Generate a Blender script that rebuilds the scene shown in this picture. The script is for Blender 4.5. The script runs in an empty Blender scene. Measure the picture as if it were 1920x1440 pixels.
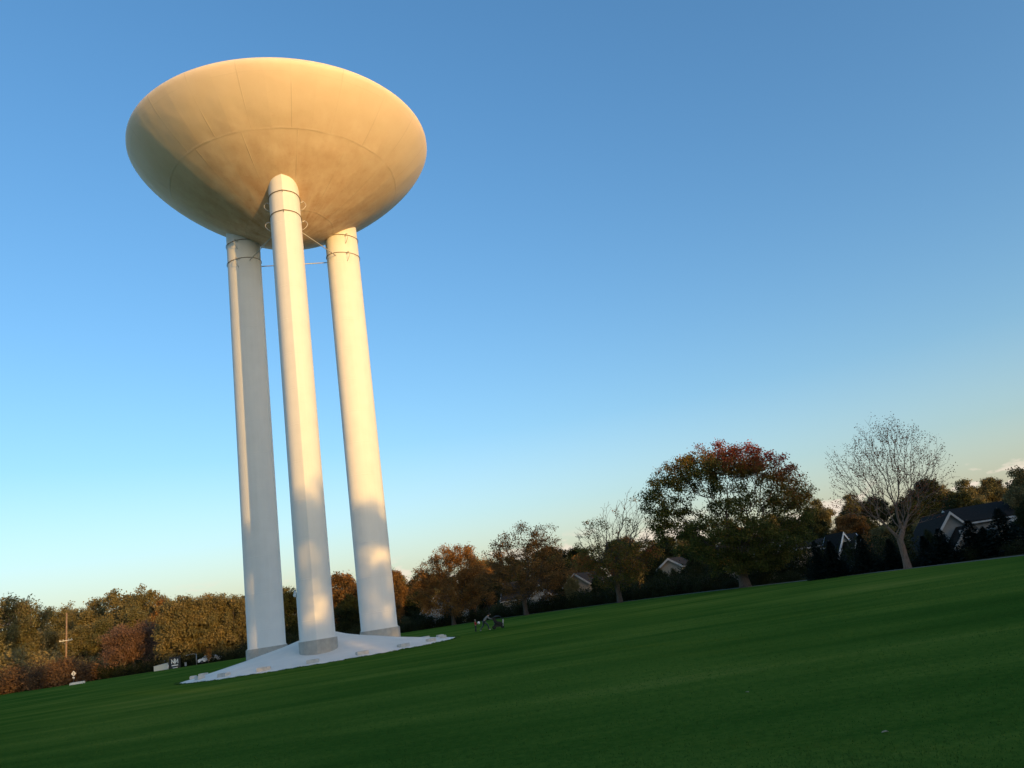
import bpy, bmesh, math, random
import numpy as np
from mathutils import Vector, Matrix, Quaternion

C = bpy.context.scene
col = C.collection
R = math.radians

# ------------------------------------------------------------------ camera
F, PITCH, ROLL, EYE = 1429.4, .2787, .1566, 1.92          # focal length in pixels of a 1920 px wide frame
CAM_RT = Vector((1, 0, 0)); CAM_UP = Vector((0, -math.sin(PITCH), math.cos(PITCH))); CAM_FW = Vector((0, math.cos(PITCH), math.sin(PITCH)))
IX = CAM_RT * math.cos(ROLL) - CAM_UP * math.sin(ROLL)
IY = CAM_RT * math.sin(ROLL) + CAM_UP * math.cos(ROLL)
cam_d = bpy.data.cameras.new('camera'); cam = bpy.data.objects.new('camera', cam_d); col.objects.link(cam)
cam_d.sensor_width = 36; cam_d.lens = F / 1920 * 36; cam_d.clip_start = .1; cam_d.clip_end = 9000
cam.matrix_world = Matrix(((IX.x, IY.x, -CAM_FW.x, 0), (IX.y, IY.y, -CAM_FW.y, 0), (IX.z, IY.z, -CAM_FW.z, EYE), (0, 0, 0, 1)))
C.camera = cam

def at(px, py, Y):
    "world point on the sight line of photo pixel (px, py) at depth Y"
    d = CAM_FW + IX * ((px - 960) / F) + IY * ((720 - py) / F)
    return Vector((0, 0, EYE)) + d * (Y / d.y)

# ------------------------------------------------------------------ light
SUN_EL = 5.2
SUN_H = Vector((.652, -.758, 0)).normalized()              # towards the sun, on the ground
SUN = (SUN_H * math.cos(R(SUN_EL)) + Vector((0, 0, math.sin(R(SUN_EL))))).normalized()
sun_d = bpy.data.lights.new('sun', 'SUN'); sun = bpy.data.objects.new('sun', sun_d); col.objects.link(sun)
sun_d.energy = 2.0; sun_d.angle = R(.5); sun_d.color = (.72, .40, .105)     # low evening sun, dimmed and warmed by the air
sun.rotation_euler = SUN.to_track_quat('Z', 'Y').to_euler(); sun.location = (60, -70, 60)

world = bpy.data.worlds.new('World'); C.world = world; world.use_nodes = True
nt = world.node_tree; nt.nodes.clear()
sky = nt.nodes.new('ShaderNodeTexSky'); sky.sky_type = 'NISHITA'; sky.sun_disc = False
sky.sun_elevation = R(SUN_EL); sky.sun_rotation = math.atan2(SUN_H.x, SUN_H.y)
sky.air_density = 1.0; sky.dust_density = 2; sky.ozone_density = 2; sky.altitude = 0
bg = nt.nodes.new('ShaderNodeBackground'); bg.inputs['Strength'].default_value = .15
wo = nt.nodes.new('ShaderNodeOutputWorld')
# a few small cream clouds low over the horizon, part of the sky itself
tc = nt.nodes.new('ShaderNodeTexCoord')
sep = nt.nodes.new('ShaderNodeSeparateXYZ'); nt.links.new(tc.outputs['Generated'], sep.inputs[0])
mp = nt.nodes.new('ShaderNodeMapping'); mp.inputs['Scale'].default_value = (13, 13, 34); mp.inputs['Location'].default_value = (3.1, 0, 0)
nt.links.new(tc.outputs['Generated'], mp.inputs[0])
cn = nt.nodes.new('ShaderNodeTexNoise'); cn.inputs['Scale'].default_value = 1.6; cn.inputs['Detail'].default_value = 5
nt.links.new(mp.outputs[0], cn.inputs['Vector'])
cr = nt.nodes.new('ShaderNodeValToRGB'); cr.color_ramp.elements[0].position = .50; cr.color_ramp.elements[1].position = .58
nt.links.new(cn.outputs[0], cr.inputs[0])
band = nt.nodes.new('ShaderNodeValToRGB'); be = band.color_ramp.elements
be[0].position = 0; be[0].color = (1, 1, 1, 1); be[1].position = .085; be[1].color = (0, 0, 0, 1)
e_ = be.new(.055); e_.color = (.9, .9, .9, 1)
nt.links.new(sep.outputs['Z'], band.inputs[0])
mul = nt.nodes.new('ShaderNodeMath'); mul.operation = 'MULTIPLY'; nt.links.new(cr.outputs[0], mul.inputs[0]); nt.links.new(band.outputs[0], mul.inputs[1])
mul2 = nt.nodes.new('ShaderNodeMath'); mul2.operation = 'MULTIPLY'; nt.links.new(mul.outputs[0], mul2.inputs[0]); mul2.inputs[1].default_value = .95
hz = nt.nodes.new('ShaderNodeMapRange'); nt.links.new(sep.outputs['Z'], hz.inputs[0])                                             # pale haze right at the horizon
hz.inputs[1].default_value = .0; hz.inputs[2].default_value = .12; hz.inputs[3].default_value = .32; hz.inputs[4].default_value = 0
mx_ = nt.nodes.new('ShaderNodeMath'); mx_.operation = 'MAXIMUM'; nt.links.new(mul2.outputs[0], mx_.inputs[0]); nt.links.new(hz.outputs[0], mx_.inputs[1])
gam = nt.nodes.new('ShaderNodeGamma'); gam.inputs['Gamma'].default_value = .9; nt.links.new(sky.outputs[0], gam.inputs['Color'])
hsv = nt.nodes.new('ShaderNodeHueSaturation'); nt.links.new(gam.outputs[0], hsv.inputs['Color'])
mrs = nt.nodes.new('ShaderNodeMapRange'); nt.links.new(sep.outputs['Z'], mrs.inputs[0])
mrs.inputs[1].default_value = .0; mrs.inputs[2].default_value = .22; mrs.inputs[3].default_value = .8; mrs.inputs[4].default_value = 1.25     # paler towards the hazy horizon
nt.links.new(mrs.outputs[0], hsv.inputs['Saturation'])
wb = nt.nodes.new('ShaderNodeMixRGB'); wb.blend_type = 'MULTIPLY'; wb.inputs[0].default_value = 1; wb.inputs[2].default_value = (.958, 1, 1.10, 1); nt.links.new(hsv.outputs[0], wb.inputs[1])
cm = nt.nodes.new('ShaderNodeMixRGB'); nt.links.new(mx_.outputs[0], cm.inputs[0]); nt.links.new(wb.outputs[0], cm.inputs[1]); cm.inputs[2].default_value = (2.35, 2.0, 1.68, 1)
nt.links.new(cm.outputs[0], bg.inputs['Color']); nt.links.new(bg.outputs[0], wo.inputs['Surface'])

C.view_settings.view_transform = 'Standard'; C.view_settings.look = 'None'
C.view_settings.exposure = 1.45; C.view_settings.gamma = 1; C.view_settings.use_curve_mapping = False
C.cycles.max_bounces = 6; C.cycles.transparent_max_bounces = 8

# ------------------------------------------------------------------ helpers
def tag(o, label=None, cat=None, group=None, kind=None):
    if label: o['label'] = label
    if cat: o['category'] = cat
    if group: o['group'] = group
    if kind: o['kind'] = kind
    return o

def thing(name, label, cat, loc=(0, 0, 0), rz=0, group=None):
    o = bpy.data.objects.new(name, None); col.objects.link(o); o.empty_display_size = .3
    o.location = loc; o.rotation_euler = (0, 0, rz)
    return tag(o, label, cat, group)

def link(name, mesh, parent=None):
    o = bpy.data.objects.new(name, mesh); col.objects.link(o)
    if parent is not None: o.parent = parent
    return o

def copy_tree(o, parent=None):
    c = o.copy(); col.objects.link(c)
    if parent is not None: c.parent = parent
    for ch in list(o.children): copy_tree(ch, c)
    return c

def nodes_mat(name):
    m = bpy.data.materials.new(name); m.use_nodes = True
    t = m.node_tree
    return m, t, t.nodes['Principled BSDF']

def N(t, kind, **kw):
    n = t.nodes.new(kind)
    for k, v in kw.items():
        if k.startswith('i_'): n.inputs[k[2:].replace('_', ' ')].default_value = v
        else: setattr(n, k, v)
    return n

def ramp(t, stops, fac=None, interp='LINEAR'):
    n = t.nodes.new('ShaderNodeValToRGB'); cr = n.color_ramp; cr.interpolation = interp
    while len(cr.elements) < len(stops): cr.elements.new(.5)
    for e, (p, c) in zip(cr.elements, stops):
        e.position = p; e.color = (*c, 1) if len(c) == 3 else c
    if fac is not None: t.links.new(fac, n.inputs[0])
    return n

def plain(name, c, rough=.7, metal=0, var=.12, scale=6, bump=0, spec=.5):
    "one colour broken up by noise"
    m, t, p = nodes_mat(name)
    co = N(t, 'ShaderNodeTexCoord')
    n = N(t, 'ShaderNodeTexNoise', i_Scale=scale, i_Detail=6.); t.links.new(co.outputs['Object'], n.inputs['Vector'])
    r = ramp(t, [(.3, tuple(x * (1 - var) for x in c)), (.7, tuple(min(1, x * (1 + var)) for x in c))], n.outputs[0])
    t.links.new(r.outputs[0], p.inputs['Base Color'])
    p.inputs['Roughness'].default_value = rough; p.inputs['Metallic'].default_value = metal
    p.inputs['Specular IOR Level'].default_value = spec
    if bump:
        b = N(t, 'ShaderNodeBump', i_Strength=bump, i_Distance=.02); t.links.new(n.outputs[0], b.inputs['Height']); t.links.new(b.outputs[0], p.inputs['Normal'])
    return m

class MB:
    "collects shapes, builds ONE mesh object"
    def __init__(s): s.v = []; s.f = []; s.sm = []
    def add(s, vs, fs, smooth=False):
        o = len(s.v); s.v += [tuple(x) for x in vs]; s.f += [tuple(i + o for i in f) for f in fs]; s.sm += [smooth] * len(fs); return s
    def box(s, c, size, rz=0, rx=0, ry=0):
        M = Matrix.Translation(c) @ Matrix.Rotation(rz, 4, 'Z') @ Matrix.Rotation(ry, 4, 'Y') @ Matrix.Rotation(rx, 4, 'X')
        a, b, d = [x / 2 for x in size]
        vs = [M @ Vector((x, y, z)) for z in (-d, d) for y in (-b, b) for x in (-a, a)]
        return s.add(vs, [(0, 2, 3, 1), (4, 5, 7, 6), (0, 1, 5, 4), (2, 6, 7, 3), (0, 4, 6, 2), (1, 3, 7, 5)])
    def tube(s, path, rad, n=8, closed=False, cap=True):
        P = [Vector(p) for p in path]; m = len(P)
        rr = rad if hasattr(rad, '__len__') else [rad] * m
        vs = []; up = Vector((0, 0, 1))
        t0 = (P[1] - P[0]).normalized()
        a = t0.cross(up if abs(t0.z) < .9 else Vector((1, 0, 0))).normalized()
        for i in range(m):
            if closed: t = (P[(i + 1) % m] - P[i - 1]).normalized()
            else: t = (P[min(i + 1, m - 1)] - P[max(i - 1, 0)]).normalized()
            a = (a - t * a.dot(t)).normalized(); b = t.cross(a)
            for k in range(n):
                an = 2 * math.pi * k / n
                vs.append(P[i] + (a * math.cos(an) + b * math.sin(an)) * rr[i])
        fs = []
        for i in range(m if closed else m - 1):
            j = (i + 1) % m
            for k in range(n): fs.append((i * n + k, i * n + (k + 1) % n, j * n + (k + 1) % n, j * n + k))
        s.add(vs, fs, True)
        if cap and not closed:
            o = len(s.v) - len(vs)
            s.f += [tuple(o + k for k in range(n))[::-1], tuple(o + (m - 1) * n + k for k in range(n))]; s.sm += [False, False]
        return s
    def lathe(s, prof, n=48, c=(0, 0, 0), cap=False):
        vs = []
        for r, z in prof:
            for k in range(n): vs.append((c[0] + r * math.cos(2 * math.pi * k / n), c[1] + r * math.sin(2 * math.pi * k / n), c[2] + z))
        fs = [(i * n + k, i * n + (k + 1) % n, (i + 1) * n + (k + 1) % n, (i + 1) * n + k) for i in range(len(prof) - 1) for k in range(n)]
        return s.add(vs, fs, True)
    def prism(s, poly, z0, z1, smooth=None):
        n = len(poly)
        s.add([(x, y, z0) for x, y in poly] + [(x, y, z1) for x, y in poly], [(i, (i + 1) % n, n + (i + 1) % n, n + i) for i in range(n)] + [tuple(range(n))[::-1], tuple(range(n, 2 * n))])
        return s
    def ball(s, c, r, n=12, sq=(1, 1, 1)):
        pr = [(max(1e-4, math.sin(math.pi * i / n)), -math.cos(math.pi * i / n)) for i in range(n + 1)]
        vs = [(c[0] + r * sq[0] * a * math.cos(2 * math.pi * k / n), c[1] + r * sq[1] * a * math.sin(2 * math.pi * k / n), c[2] + r * sq[2] * b) for a, b in pr for k in range(n)]
        return s.add(vs, [(i * n + k, i * n + (k + 1) % n, (i + 1) * n + (k + 1) % n, (i + 1) * n + k) for i in range(n) for k in range(n)], True)
    def mesh(s, name, mat):
        me = bpy.data.meshes.new(name); me.from_pydata(s.v, [], s.f)
        if mat: me.materials.append(mat)
        me.polygons.foreach_set('use_smooth', s.sm); me.update()
        return me
    def build(s, name, mat, parent=None): return link(name, s.mesh(name, mat), parent)

def np_mesh(name, verts, k, mat, tint=None, smooth=False):
    "verts (M*k,3): M separate k-gons; tint: one value per face"
    me = bpy.data.meshes.new(name); M = len(verts) // k
    me.vertices.add(len(verts)); me.vertices.foreach_set('co', np.asarray(verts, np.float32).ravel())
    me.loops.add(M * k); me.loops.foreach_set('vertex_index', np.arange(M * k, dtype=np.int32))
    me.polygons.add(M); me.polygons.foreach_set('loop_start', np.arange(0, M * k, k, dtype=np.int32))
    me.polygons.foreach_set('loop_total', np.full(M, k, np.int32))
    me.update(calc_edges=True)
    if tint is not None:
        a = me.attributes.new('tint', 'FLOAT', 'FACE'); a.data.foreach_set('value', np.asarray(tint, np.float32))
    me.materials.append(mat)
    return me

# ------------------------------------------------------------------ materials
def leaf_mat(name, stops, trans=.25, objvar=0.):
    m, t, p = nodes_mat(name)
    a = N(t, 'ShaderNodeAttribute', attribute_name='tint')
    fac = a.outputs['Fac']
    if objvar:
        oi = N(t, 'ShaderNodeObjectInfo'); ma = N(t, 'ShaderNodeMath', operation='MULTIPLY_ADD')
        t.links.new(oi.outputs['Random'], ma.inputs[0]); ma.inputs[1].default_value = objvar; t.links.new(fac, ma.inputs[2])
        mb = N(t, 'ShaderNodeMath', operation='SUBTRACT'); t.links.new(ma.outputs[0], mb.inputs[0]); mb.inputs[1].default_value = objvar / 2
        fac = mb.outputs[0]
    r = ramp(t, stops, fac)
    p.inputs['Roughness'].default_value = .7; p.inputs['Specular IOR Level'].default_value = .08
    t.links.new(r.outputs[0], p.inputs['Base Color'])
    tr = N(t, 'ShaderNodeBsdfTranslucent'); t.links.new(r.outputs[0], tr.inputs['Color'])
    mx = N(t, 'ShaderNodeMixShader'); mx.inputs[0].default_value = trans
    t.links.new(p.outputs[0], mx.inputs[1]); t.links.new(tr.outputs[0], mx.inputs[2])
    t.links.new(mx.outputs[0], t.nodes['Material Output'].inputs['Surface'])
    return m

def bark_mat(name, c):
    m, t, p = nodes_mat(name)
    co = N(t, 'ShaderNodeTexCoord'); mp = N(t, 'ShaderNodeMapping'); mp.inputs['Scale'].default_value = (9, 9, 1.6); t.links.new(co.outputs['Object'], mp.inputs[0])
    n = N(t, 'ShaderNodeTexNoise', i_Scale=2., i_Detail=8.); t.links.new(mp.outputs[0], n.inputs['Vector'])
    r = ramp(t, [(.3, tuple(x * .55 for x in c)), (.7, tuple(x * 1.3 for x in c))], n.outputs[0]); t.links.new(r.outputs[0], p.inputs['Base Color'])
    b = N(t, 'ShaderNodeBump', i_Strength=.7, i_Distance=.03); t.links.new(n.outputs[0], b.inputs['Height']); t.links.new(b.outputs[0], p.inputs['Normal'])
    p.inputs['Roughness'].default_value = .9
    return m
BARK = bark_mat('bark_brown', (.085, .065, .05)); BARK_PALE = bark_mat('bark_grey', (.20, .135, .10))

# tank paint: cream enamel with weld seams, plate edges and grime on the underside
TX, TY = -18.877, 66.0                                    # tower axis
TANK_Z, TANK_A, TANK_BL, TANK_BU, NL, NU = 47.72, 14.25, 9.589, 5.10, 1.332, 1.213
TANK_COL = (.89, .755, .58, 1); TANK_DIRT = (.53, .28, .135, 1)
def tank_paint():
    m, t, p = nodes_mat('tank_paint')
    L = t.links
    co = N(t, 'ShaderNodeTexCoord'); sp = N(t, 'ShaderNodeSeparateXYZ'); L.new(co.outputs['Object'], sp.inputs[0])
    def math_(op, a, b=None, c=None):
        n = N(t, 'ShaderNodeMath', operation=op)
        for i, x in enumerate((a, b, c)):
            if x is None: continue
            if isinstance(x, (int, float)): n.inputs[i].default_value = x
            else: L.new(x, n.inputs[i])
        return n.outputs[0]
    X, Y, Z = sp.outputs
    ang = math_('ARCTAN2', Y, X)
    rad = math_('SQRT', math_('ADD', math_('MULTIPLY', X, X), math_('MULTIPLY', Y, Y)))
    wob = N(t, 'ShaderNodeTexNoise', i_Scale=.5, i_Detail=3.); L.new(co.outputs['Object'], wob.inputs['Vector'])
    zz = math_('ADD', Z, math_('MULTIPLY', math_('SUBTRACT', wob.outputs[0], .5), .12))
    def line(val, w):                                        # 1 on a thin line where val == 0
        return math_('SUBTRACT', 1., math_('MINIMUM', math_('DIVIDE', math_('ABSOLUTE', val), w), 1.))
    def merid(n, off):
        fr = math_('SUBTRACT', math_('FRACT', math_('ADD', math_('MULTIPLY', ang, n / (2 * math.pi)), off)), .5)
        return math_('MULTIPLY', fr, math_('MULTIPLY', rad, 2 * math.pi / n)), fr
    Z1, Z2 = -4.15, -8.2                                      # heights of the two girth seams below the equator
    hi = math_('GREATER_THAN', Z, Z1); mid = math_('MULTIPLY', math_('LESS_THAN', Z, Z1), math_('GREATER_THAN', Z, Z2))
    m1, f1 = merid(20, .37); m2, f2 = merid(14, .11)
    s1 = math_('MULTIPLY', line(m1, .07), hi); s2 = math_('MULTIPLY', line(m2, .07), mid)
    g1 = line(math_('SUBTRACT', zz, Z1), .09); g2 = line(math_('SUBTRACT', zz, Z2), .05); g0 = math_('MULTIPLY', line(math_('SUBTRACT', zz, -.9), .05), .3)
    brk = N(t, 'ShaderNodeTexNoise', i_Scale=.35, i_Detail=2.); L.new(co.outputs['Object'], brk.inputs['Vector'])
    brk_ = ramp(t, [(.38, (.15,) * 3), (.58, (1,) * 3)], brk.outputs[0]).outputs[0]
    seam = math_('MULTIPLY', math_('MAXIMUM', math_('MAXIMUM', s1, s2), math_('MAXIMUM', g1, math_('MAXIMUM', g2, g0))), brk_)
    # grime: streaks that run down the plates, more of it below the girth seam
    mp = N(t, 'ShaderNodeCombineXYZ'); L.new(math_('MULTIPLY', ang, 7.), mp.inputs[0]); L.new(math_('MULTIPLY', Z, .32), mp.inputs[1]); L.new(math_('MULTIPLY', rad, .1), mp.inputs[2])
    gn = N(t, 'ShaderNodeTexNoise', i_Scale=1.1, i_Detail=9., i_Roughness=.65); L.new(mp.outputs[0], gn.inputs['Vector'])
    fine = N(t, 'ShaderNodeTexNoise', i_Scale=2.6, i_Detail=8., i_Roughness=.7); L.new(co.outputs['Object'], fine.inputs['Vector'])
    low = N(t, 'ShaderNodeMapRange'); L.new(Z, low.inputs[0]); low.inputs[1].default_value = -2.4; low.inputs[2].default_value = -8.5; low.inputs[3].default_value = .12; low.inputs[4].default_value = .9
    spots = ramp(t, [(.55, (0,) * 3), (.75, (1,) * 3)], fine.outputs[0]).outputs[0]
    blot = N(t, 'ShaderNodeTexNoise', i_Scale=.8, i_Detail=9., i_Roughness=.65); L.new(co.outputs['Object'], blot.inputs['Vector'])
    gn_ = math_('ADD', math_('MULTIPLY', gn.outputs[0], .45), math_('MULTIPLY', blot.outputs[0], .55))
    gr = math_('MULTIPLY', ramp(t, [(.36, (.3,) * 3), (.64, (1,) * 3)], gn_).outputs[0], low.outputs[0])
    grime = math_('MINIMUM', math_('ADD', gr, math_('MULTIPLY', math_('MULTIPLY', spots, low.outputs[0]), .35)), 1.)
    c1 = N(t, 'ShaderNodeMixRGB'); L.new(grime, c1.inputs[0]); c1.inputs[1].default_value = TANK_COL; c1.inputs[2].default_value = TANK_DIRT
    c2 = N(t, 'ShaderNodeMixRGB'); L.new(math_('MULTIPLY', seam, .17), c2.inputs[0]); L.new(c1.outputs[0], c2.inputs[1]); c2.inputs[2].default_value = (.20, .14, .08, 1)
    L.new(c2.outputs[0], p.inputs['Base Color'])
    p.inputs['Roughness'].default_value = .55; p.inputs['Specular IOR Level'].default_value = .5
    # relief: seams stand proud, plates are very slightly dished
    dish1 = math_('MULTIPLY', math_('MULTIPLY', f1, f1), hi); dish2 = math_('MULTIPLY', math_('MULTIPLY', f2, f2), mid)
    big = N(t, 'ShaderNodeTexNoise', i_Scale=.28, i_Detail=2.); L.new(co.outputs['Object'], big.inputs['Vector'])
    h = math_('ADD', math_('MULTIPLY', seam, .015), math_('ADD', math_('MULTIPLY', math_('ADD', dish1, dish2), .09), math_('MULTIPLY', big.outputs[0], .16)))
    b = N(t, 'ShaderNodeBump', i_Strength=.8, i_Distance=1.); L.new(h, b.inputs['Height']); L.new(b.outputs[0], p.inputs['Normal'])
    return m

M_TANK = tank_paint()

def white_paint(name, c, streak=.25):
    m, t, p = nodes_mat(name); L = t.links
    co = N(t, 'ShaderNodeTexCoord'); mp = N(t, 'ShaderNodeMapping'); mp.inputs['Scale'].default_value = (3, 3, .12); L.new(co.outputs['Object'], mp.inputs[0])
    n = N(t, 'ShaderNodeTexNoise', i_Scale=1., i_Detail=8., i_Roughness=.6); L.new(mp.outputs[0], n.inputs['Vector'])
    n2 = N(t, 'ShaderNodeTexNoise', i_Scale=.8, i_Detail=4.); L.new(co.outputs['Object'], n2.inputs['Vector'])
    mx = N(t, 'ShaderNodeMath', operation='MULTIPLY'); L.new(n.outputs[0], mx.inputs[0]); L.new(n2.outputs[0], mx.inputs[1])
    r = ramp(t, [(.14, c), (.45, tuple(x * (1 - streak) for x in c))], mx.outputs[0]); L.new(r.outputs[0], p.inputs['Base Color'])
    sz = N(t, 'ShaderNodeSeparateXYZ'); L.new(co.outputs['Object'], sz.inputs[0])
    a = N(t, 'ShaderNodeMath', operation='FRACT'); d = N(t, 'ShaderNodeMath', operation='DIVIDE'); L.new(sz.outputs[2], d.inputs[0]); d.inputs[1].default_value = 3.05; L.new(d.outputs[0], a.inputs[0])
    w = ramp(t, [(.0, (1,) * 3), (.012, (0,) * 3), (.988, (0,) * 3), (1., (1,) * 3)], a.outputs[0])
    ad = N(t, 'ShaderNodeMath', operation='MULTIPLY_ADD'); L.new(w.outputs[0], ad.inputs[0]); ad.inputs[1].default_value = .02; 
    m3 = N(t, 'ShaderNodeMath', operation='MULTIPLY'); L.new(n2.outputs[0], m3.inputs[0]); m3.inputs[1].default_value = .05; L.new(m3.outputs[0], ad.inputs[2])
    b = N(t, 'ShaderNodeBump', i_Strength=.5, i_Distance=1.); L.new(ad.outputs[0], b.inputs['Height']); L.new(b.outputs[0], p.inputs['Normal'])
    p.inputs['Roughness'].default_value = .65; p.inputs['Specular IOR Level'].default_value = .3
    return m
M_LEG = white_paint('leg_paint', (.80, .79, .755), .08)
M_CONC = plain('pale_concrete', (.76, .71, .62), .85, var=.07, scale=.5, bump=.06)
M_BLOCK = plain('block_concrete', (.52, .50, .455), .9, var=.15, scale=3, bump=.2)
M_PED = plain('grey_concrete', (.40, .385, .345), .9, var=.12, scale=2.5, bump=.2)
M_RUSTY = plain('brown_rail', (.20, .15, .10), .7, var=.2)
M_WIRE = plain('galvanised_rail', (.55, .53, .50), .45, .3, var=.05)
M_TRIM = plain('house_trim', (.46, .45, .42), .6, var=.06, scale=3)
M_WHITE = plain('white_trim', (.78, .78, .76), .6, var=.04, scale=3)

# ------------------------------------------------------------------ ground
LAWN = [(38, -60), (37, 20), (34, 40), (30.4, 52), (27.6, 60), (24.3, 70), (20.3, 84), (16.4, 97), (11, 109), (4.5, 119), (-2, 129), (-9, 138), (-18, 146), (-30, 149),
        (-60, 152), (-78, 158), (-95, 164), (-125, 186), (-165, 205), (-210, 150), (-190, 40), (-120, -60)]
def ground_mat(name, stops, sc, bump, stripes=False):
    m, t, p = nodes_mat(name); L = t.links
    co = N(t, 'ShaderNodeTexCoord')
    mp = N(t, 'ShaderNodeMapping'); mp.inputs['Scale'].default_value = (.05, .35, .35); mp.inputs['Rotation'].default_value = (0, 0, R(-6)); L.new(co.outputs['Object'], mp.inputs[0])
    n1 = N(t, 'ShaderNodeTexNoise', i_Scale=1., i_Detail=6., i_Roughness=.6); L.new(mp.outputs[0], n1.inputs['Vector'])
    n2 = N(t, 'ShaderNodeTexNoise', i_Scale=sc, i_Detail=8., i_Roughness=.7); L.new(co.outputs['Object'], n2.inputs['Vector'])
    n3 = N(t, 'ShaderNodeTexNoise', i_Scale=.08, i_Detail=4.); L.new(co.outputs['Object'], n3.inputs['Vector'])
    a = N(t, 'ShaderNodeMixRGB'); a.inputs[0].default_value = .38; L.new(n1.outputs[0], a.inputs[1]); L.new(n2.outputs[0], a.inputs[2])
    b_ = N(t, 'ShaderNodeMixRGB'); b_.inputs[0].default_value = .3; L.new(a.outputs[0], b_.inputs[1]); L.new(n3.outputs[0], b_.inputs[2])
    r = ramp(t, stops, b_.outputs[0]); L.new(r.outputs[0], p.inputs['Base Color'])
    b = N(t, 'ShaderNodeBump', i_Strength=bump, i_Distance=.06); L.new(n2.outputs[0], b.inputs['Height']); L.new(b.outputs[0], p.inputs['Normal'])
    p.inputs['Roughness'].default_value = .95; p.inputs['Specular IOR Level'].default_value = 0
    return m
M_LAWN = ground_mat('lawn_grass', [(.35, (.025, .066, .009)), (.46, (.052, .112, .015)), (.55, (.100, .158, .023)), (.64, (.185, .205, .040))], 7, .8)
M_GROUND = ground_mat('rough_ground', [(.35, (.018, .022, .010)), (.5, (.035, .036, .016)), (.68, (.07, .05, .025))], 5, .6)
# one sheet to the horizon, rising into low wooded hills far behind
def hill(x, y):
    d = max(0, y - 175 + .05 * x)
    return 11 * (1 - math.exp(-(d / 90) ** 2)) * (1 - .35 * math.exp(-((x - 10) / 70) ** 2))
g = MB(); xs = [-4000, -1500, -700] + list(range(-400, 401, 25)) + [700, 1500, 4000]; ys = [-4000, -1500, -500, -100, 0, 60, 120] + list(range(150, 520, 15)) + [700, 1200, 2500, 6000]
g.add([(x, y, hill(x, y) - .02) for y in ys for x in xs], [(j * len(xs) + i, j * len(xs) + i + 1, (j + 1) * len(xs) + i + 1, (j + 1) * len(xs) + i) for j in range(len(ys) - 1) for i in range(len(xs) - 1)], True)
tag(g.build('ground', M_GROUND), kind='structure')
def in_poly(x, y, P):
    c = False
    for i in range(len(P)):
        (x1, y1), (x2, y2) = P[i], P[i - 1]
        if (y1 > y) != (y2 > y) and x < (x2 - x1) * (y - y1) / (y2 - y1) + x1: c = not c
    return c
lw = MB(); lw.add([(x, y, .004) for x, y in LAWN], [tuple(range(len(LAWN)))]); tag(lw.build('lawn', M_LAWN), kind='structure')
pa = MB(); E_ = LAWN[1:13]; q = []
for i, (x, y) in enumerate(E_):
    a, b = Vector(E_[max(i - 1, 0)]), Vector(E_[min(i + 1, len(E_) - 1)]); t = (b - a).normalized(); nrm = Vector((t.y, -t.x))
    q += [(x - nrm.x * .1, y - nrm.y * .1, .012), (x + nrm.x * 1.1, y + nrm.y * 1.1, .012)]
pa.add(q, [(2 * i, 2 * i + 1, 2 * i + 3, 2 * i + 2) for i in range(len(E_) - 1)]); tag(pa.build('path', plain('path_gravel', (.10, .105, .08), .95, var=.2, scale=4)), kind='structure')

rng = np.random.default_rng(7)
def grass():
    M = 90000
    d = 7.5 + 34 * rng.random(M) ** 2.2; az = (rng.random(M) - .5) * 1.5
    x = d * np.sin(az); y = d * np.cos(az)
    ok = np.hypot(x - TX, y - TY) > 11.3; x, y, d = x[ok], y[ok], d[ok]; M = len(x)
    cl = np.sin(x * 1.7 + np.sin(y * 2.3) * 2) * np.cos(y * 1.9 + np.sin(x * 1.1) * 2)
    h = (.012 + .018 * rng.random(M) + .006 * cl); w = .003 + .0005 * d
    th = rng.random(M) * 6.283; lx, ly = np.cos(th), np.sin(th); ln = (rng.random(M) - .3) * .7 * h; lt = rng.random(M) * 6.283
    V = np.empty((M, 3, 3)); V[:, 0] = np.c_[x - lx * w, y - ly * w, np.zeros(M)]; V[:, 1] = np.c_[x + lx * w, y + ly * w, np.zeros(M)]
    V[:, 2] = np.c_[x + ln * np.cos(lt), y + ln * np.sin(lt), h]
    K = 9000; ta = rng.random(K) * 6.283; tr = 11.0 + .35 * rng.random(K) ** 2; bx, by = TX + tr * np.cos(ta), TY + tr * np.sin(ta)
    lx2 = np.cos(ta + 1.57 + rng.standard_normal(K) * .5); ly2 = np.sin(ta + 1.57 + rng.standard_normal(K) * .5); hh = .04 + .09 * rng.random(K) * (np.sin(ta * 23) * np.sin(ta * 41 + 1) * .5 + .6)
    B = np.empty((K, 3, 3)); B[:, 0] = np.c_[bx - lx2 * .04, by - ly2 * .04, np.zeros(K)]; B[:, 1] = np.c_[bx + lx2 * .04, by + ly2 * .04, np.zeros(K)]; B[:, 2] = np.c_[bx + rng.standard_normal(K) * .05, by + rng.standard_normal(K) * .05, hh]
    V = np.concatenate([V, B]); cl = np.concatenate([cl, np.zeros(K)]); M += K
    tint = np.clip(.5 + .2 * cl + .10 * rng.standard_normal(M), 0, 1)
    o = link('grass', np_mesh('grass', V.reshape(-1, 3), 3, leaf_mat('grass_blade', [(0, (.032, .085, .012)), (.5, (.060, .13, .019)), (1, (.095, .16, .028))], .2), tint))
    tag(o, 'short dark green mown grass of the lawn', 'grass', kind='stuff')
grass()

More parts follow.
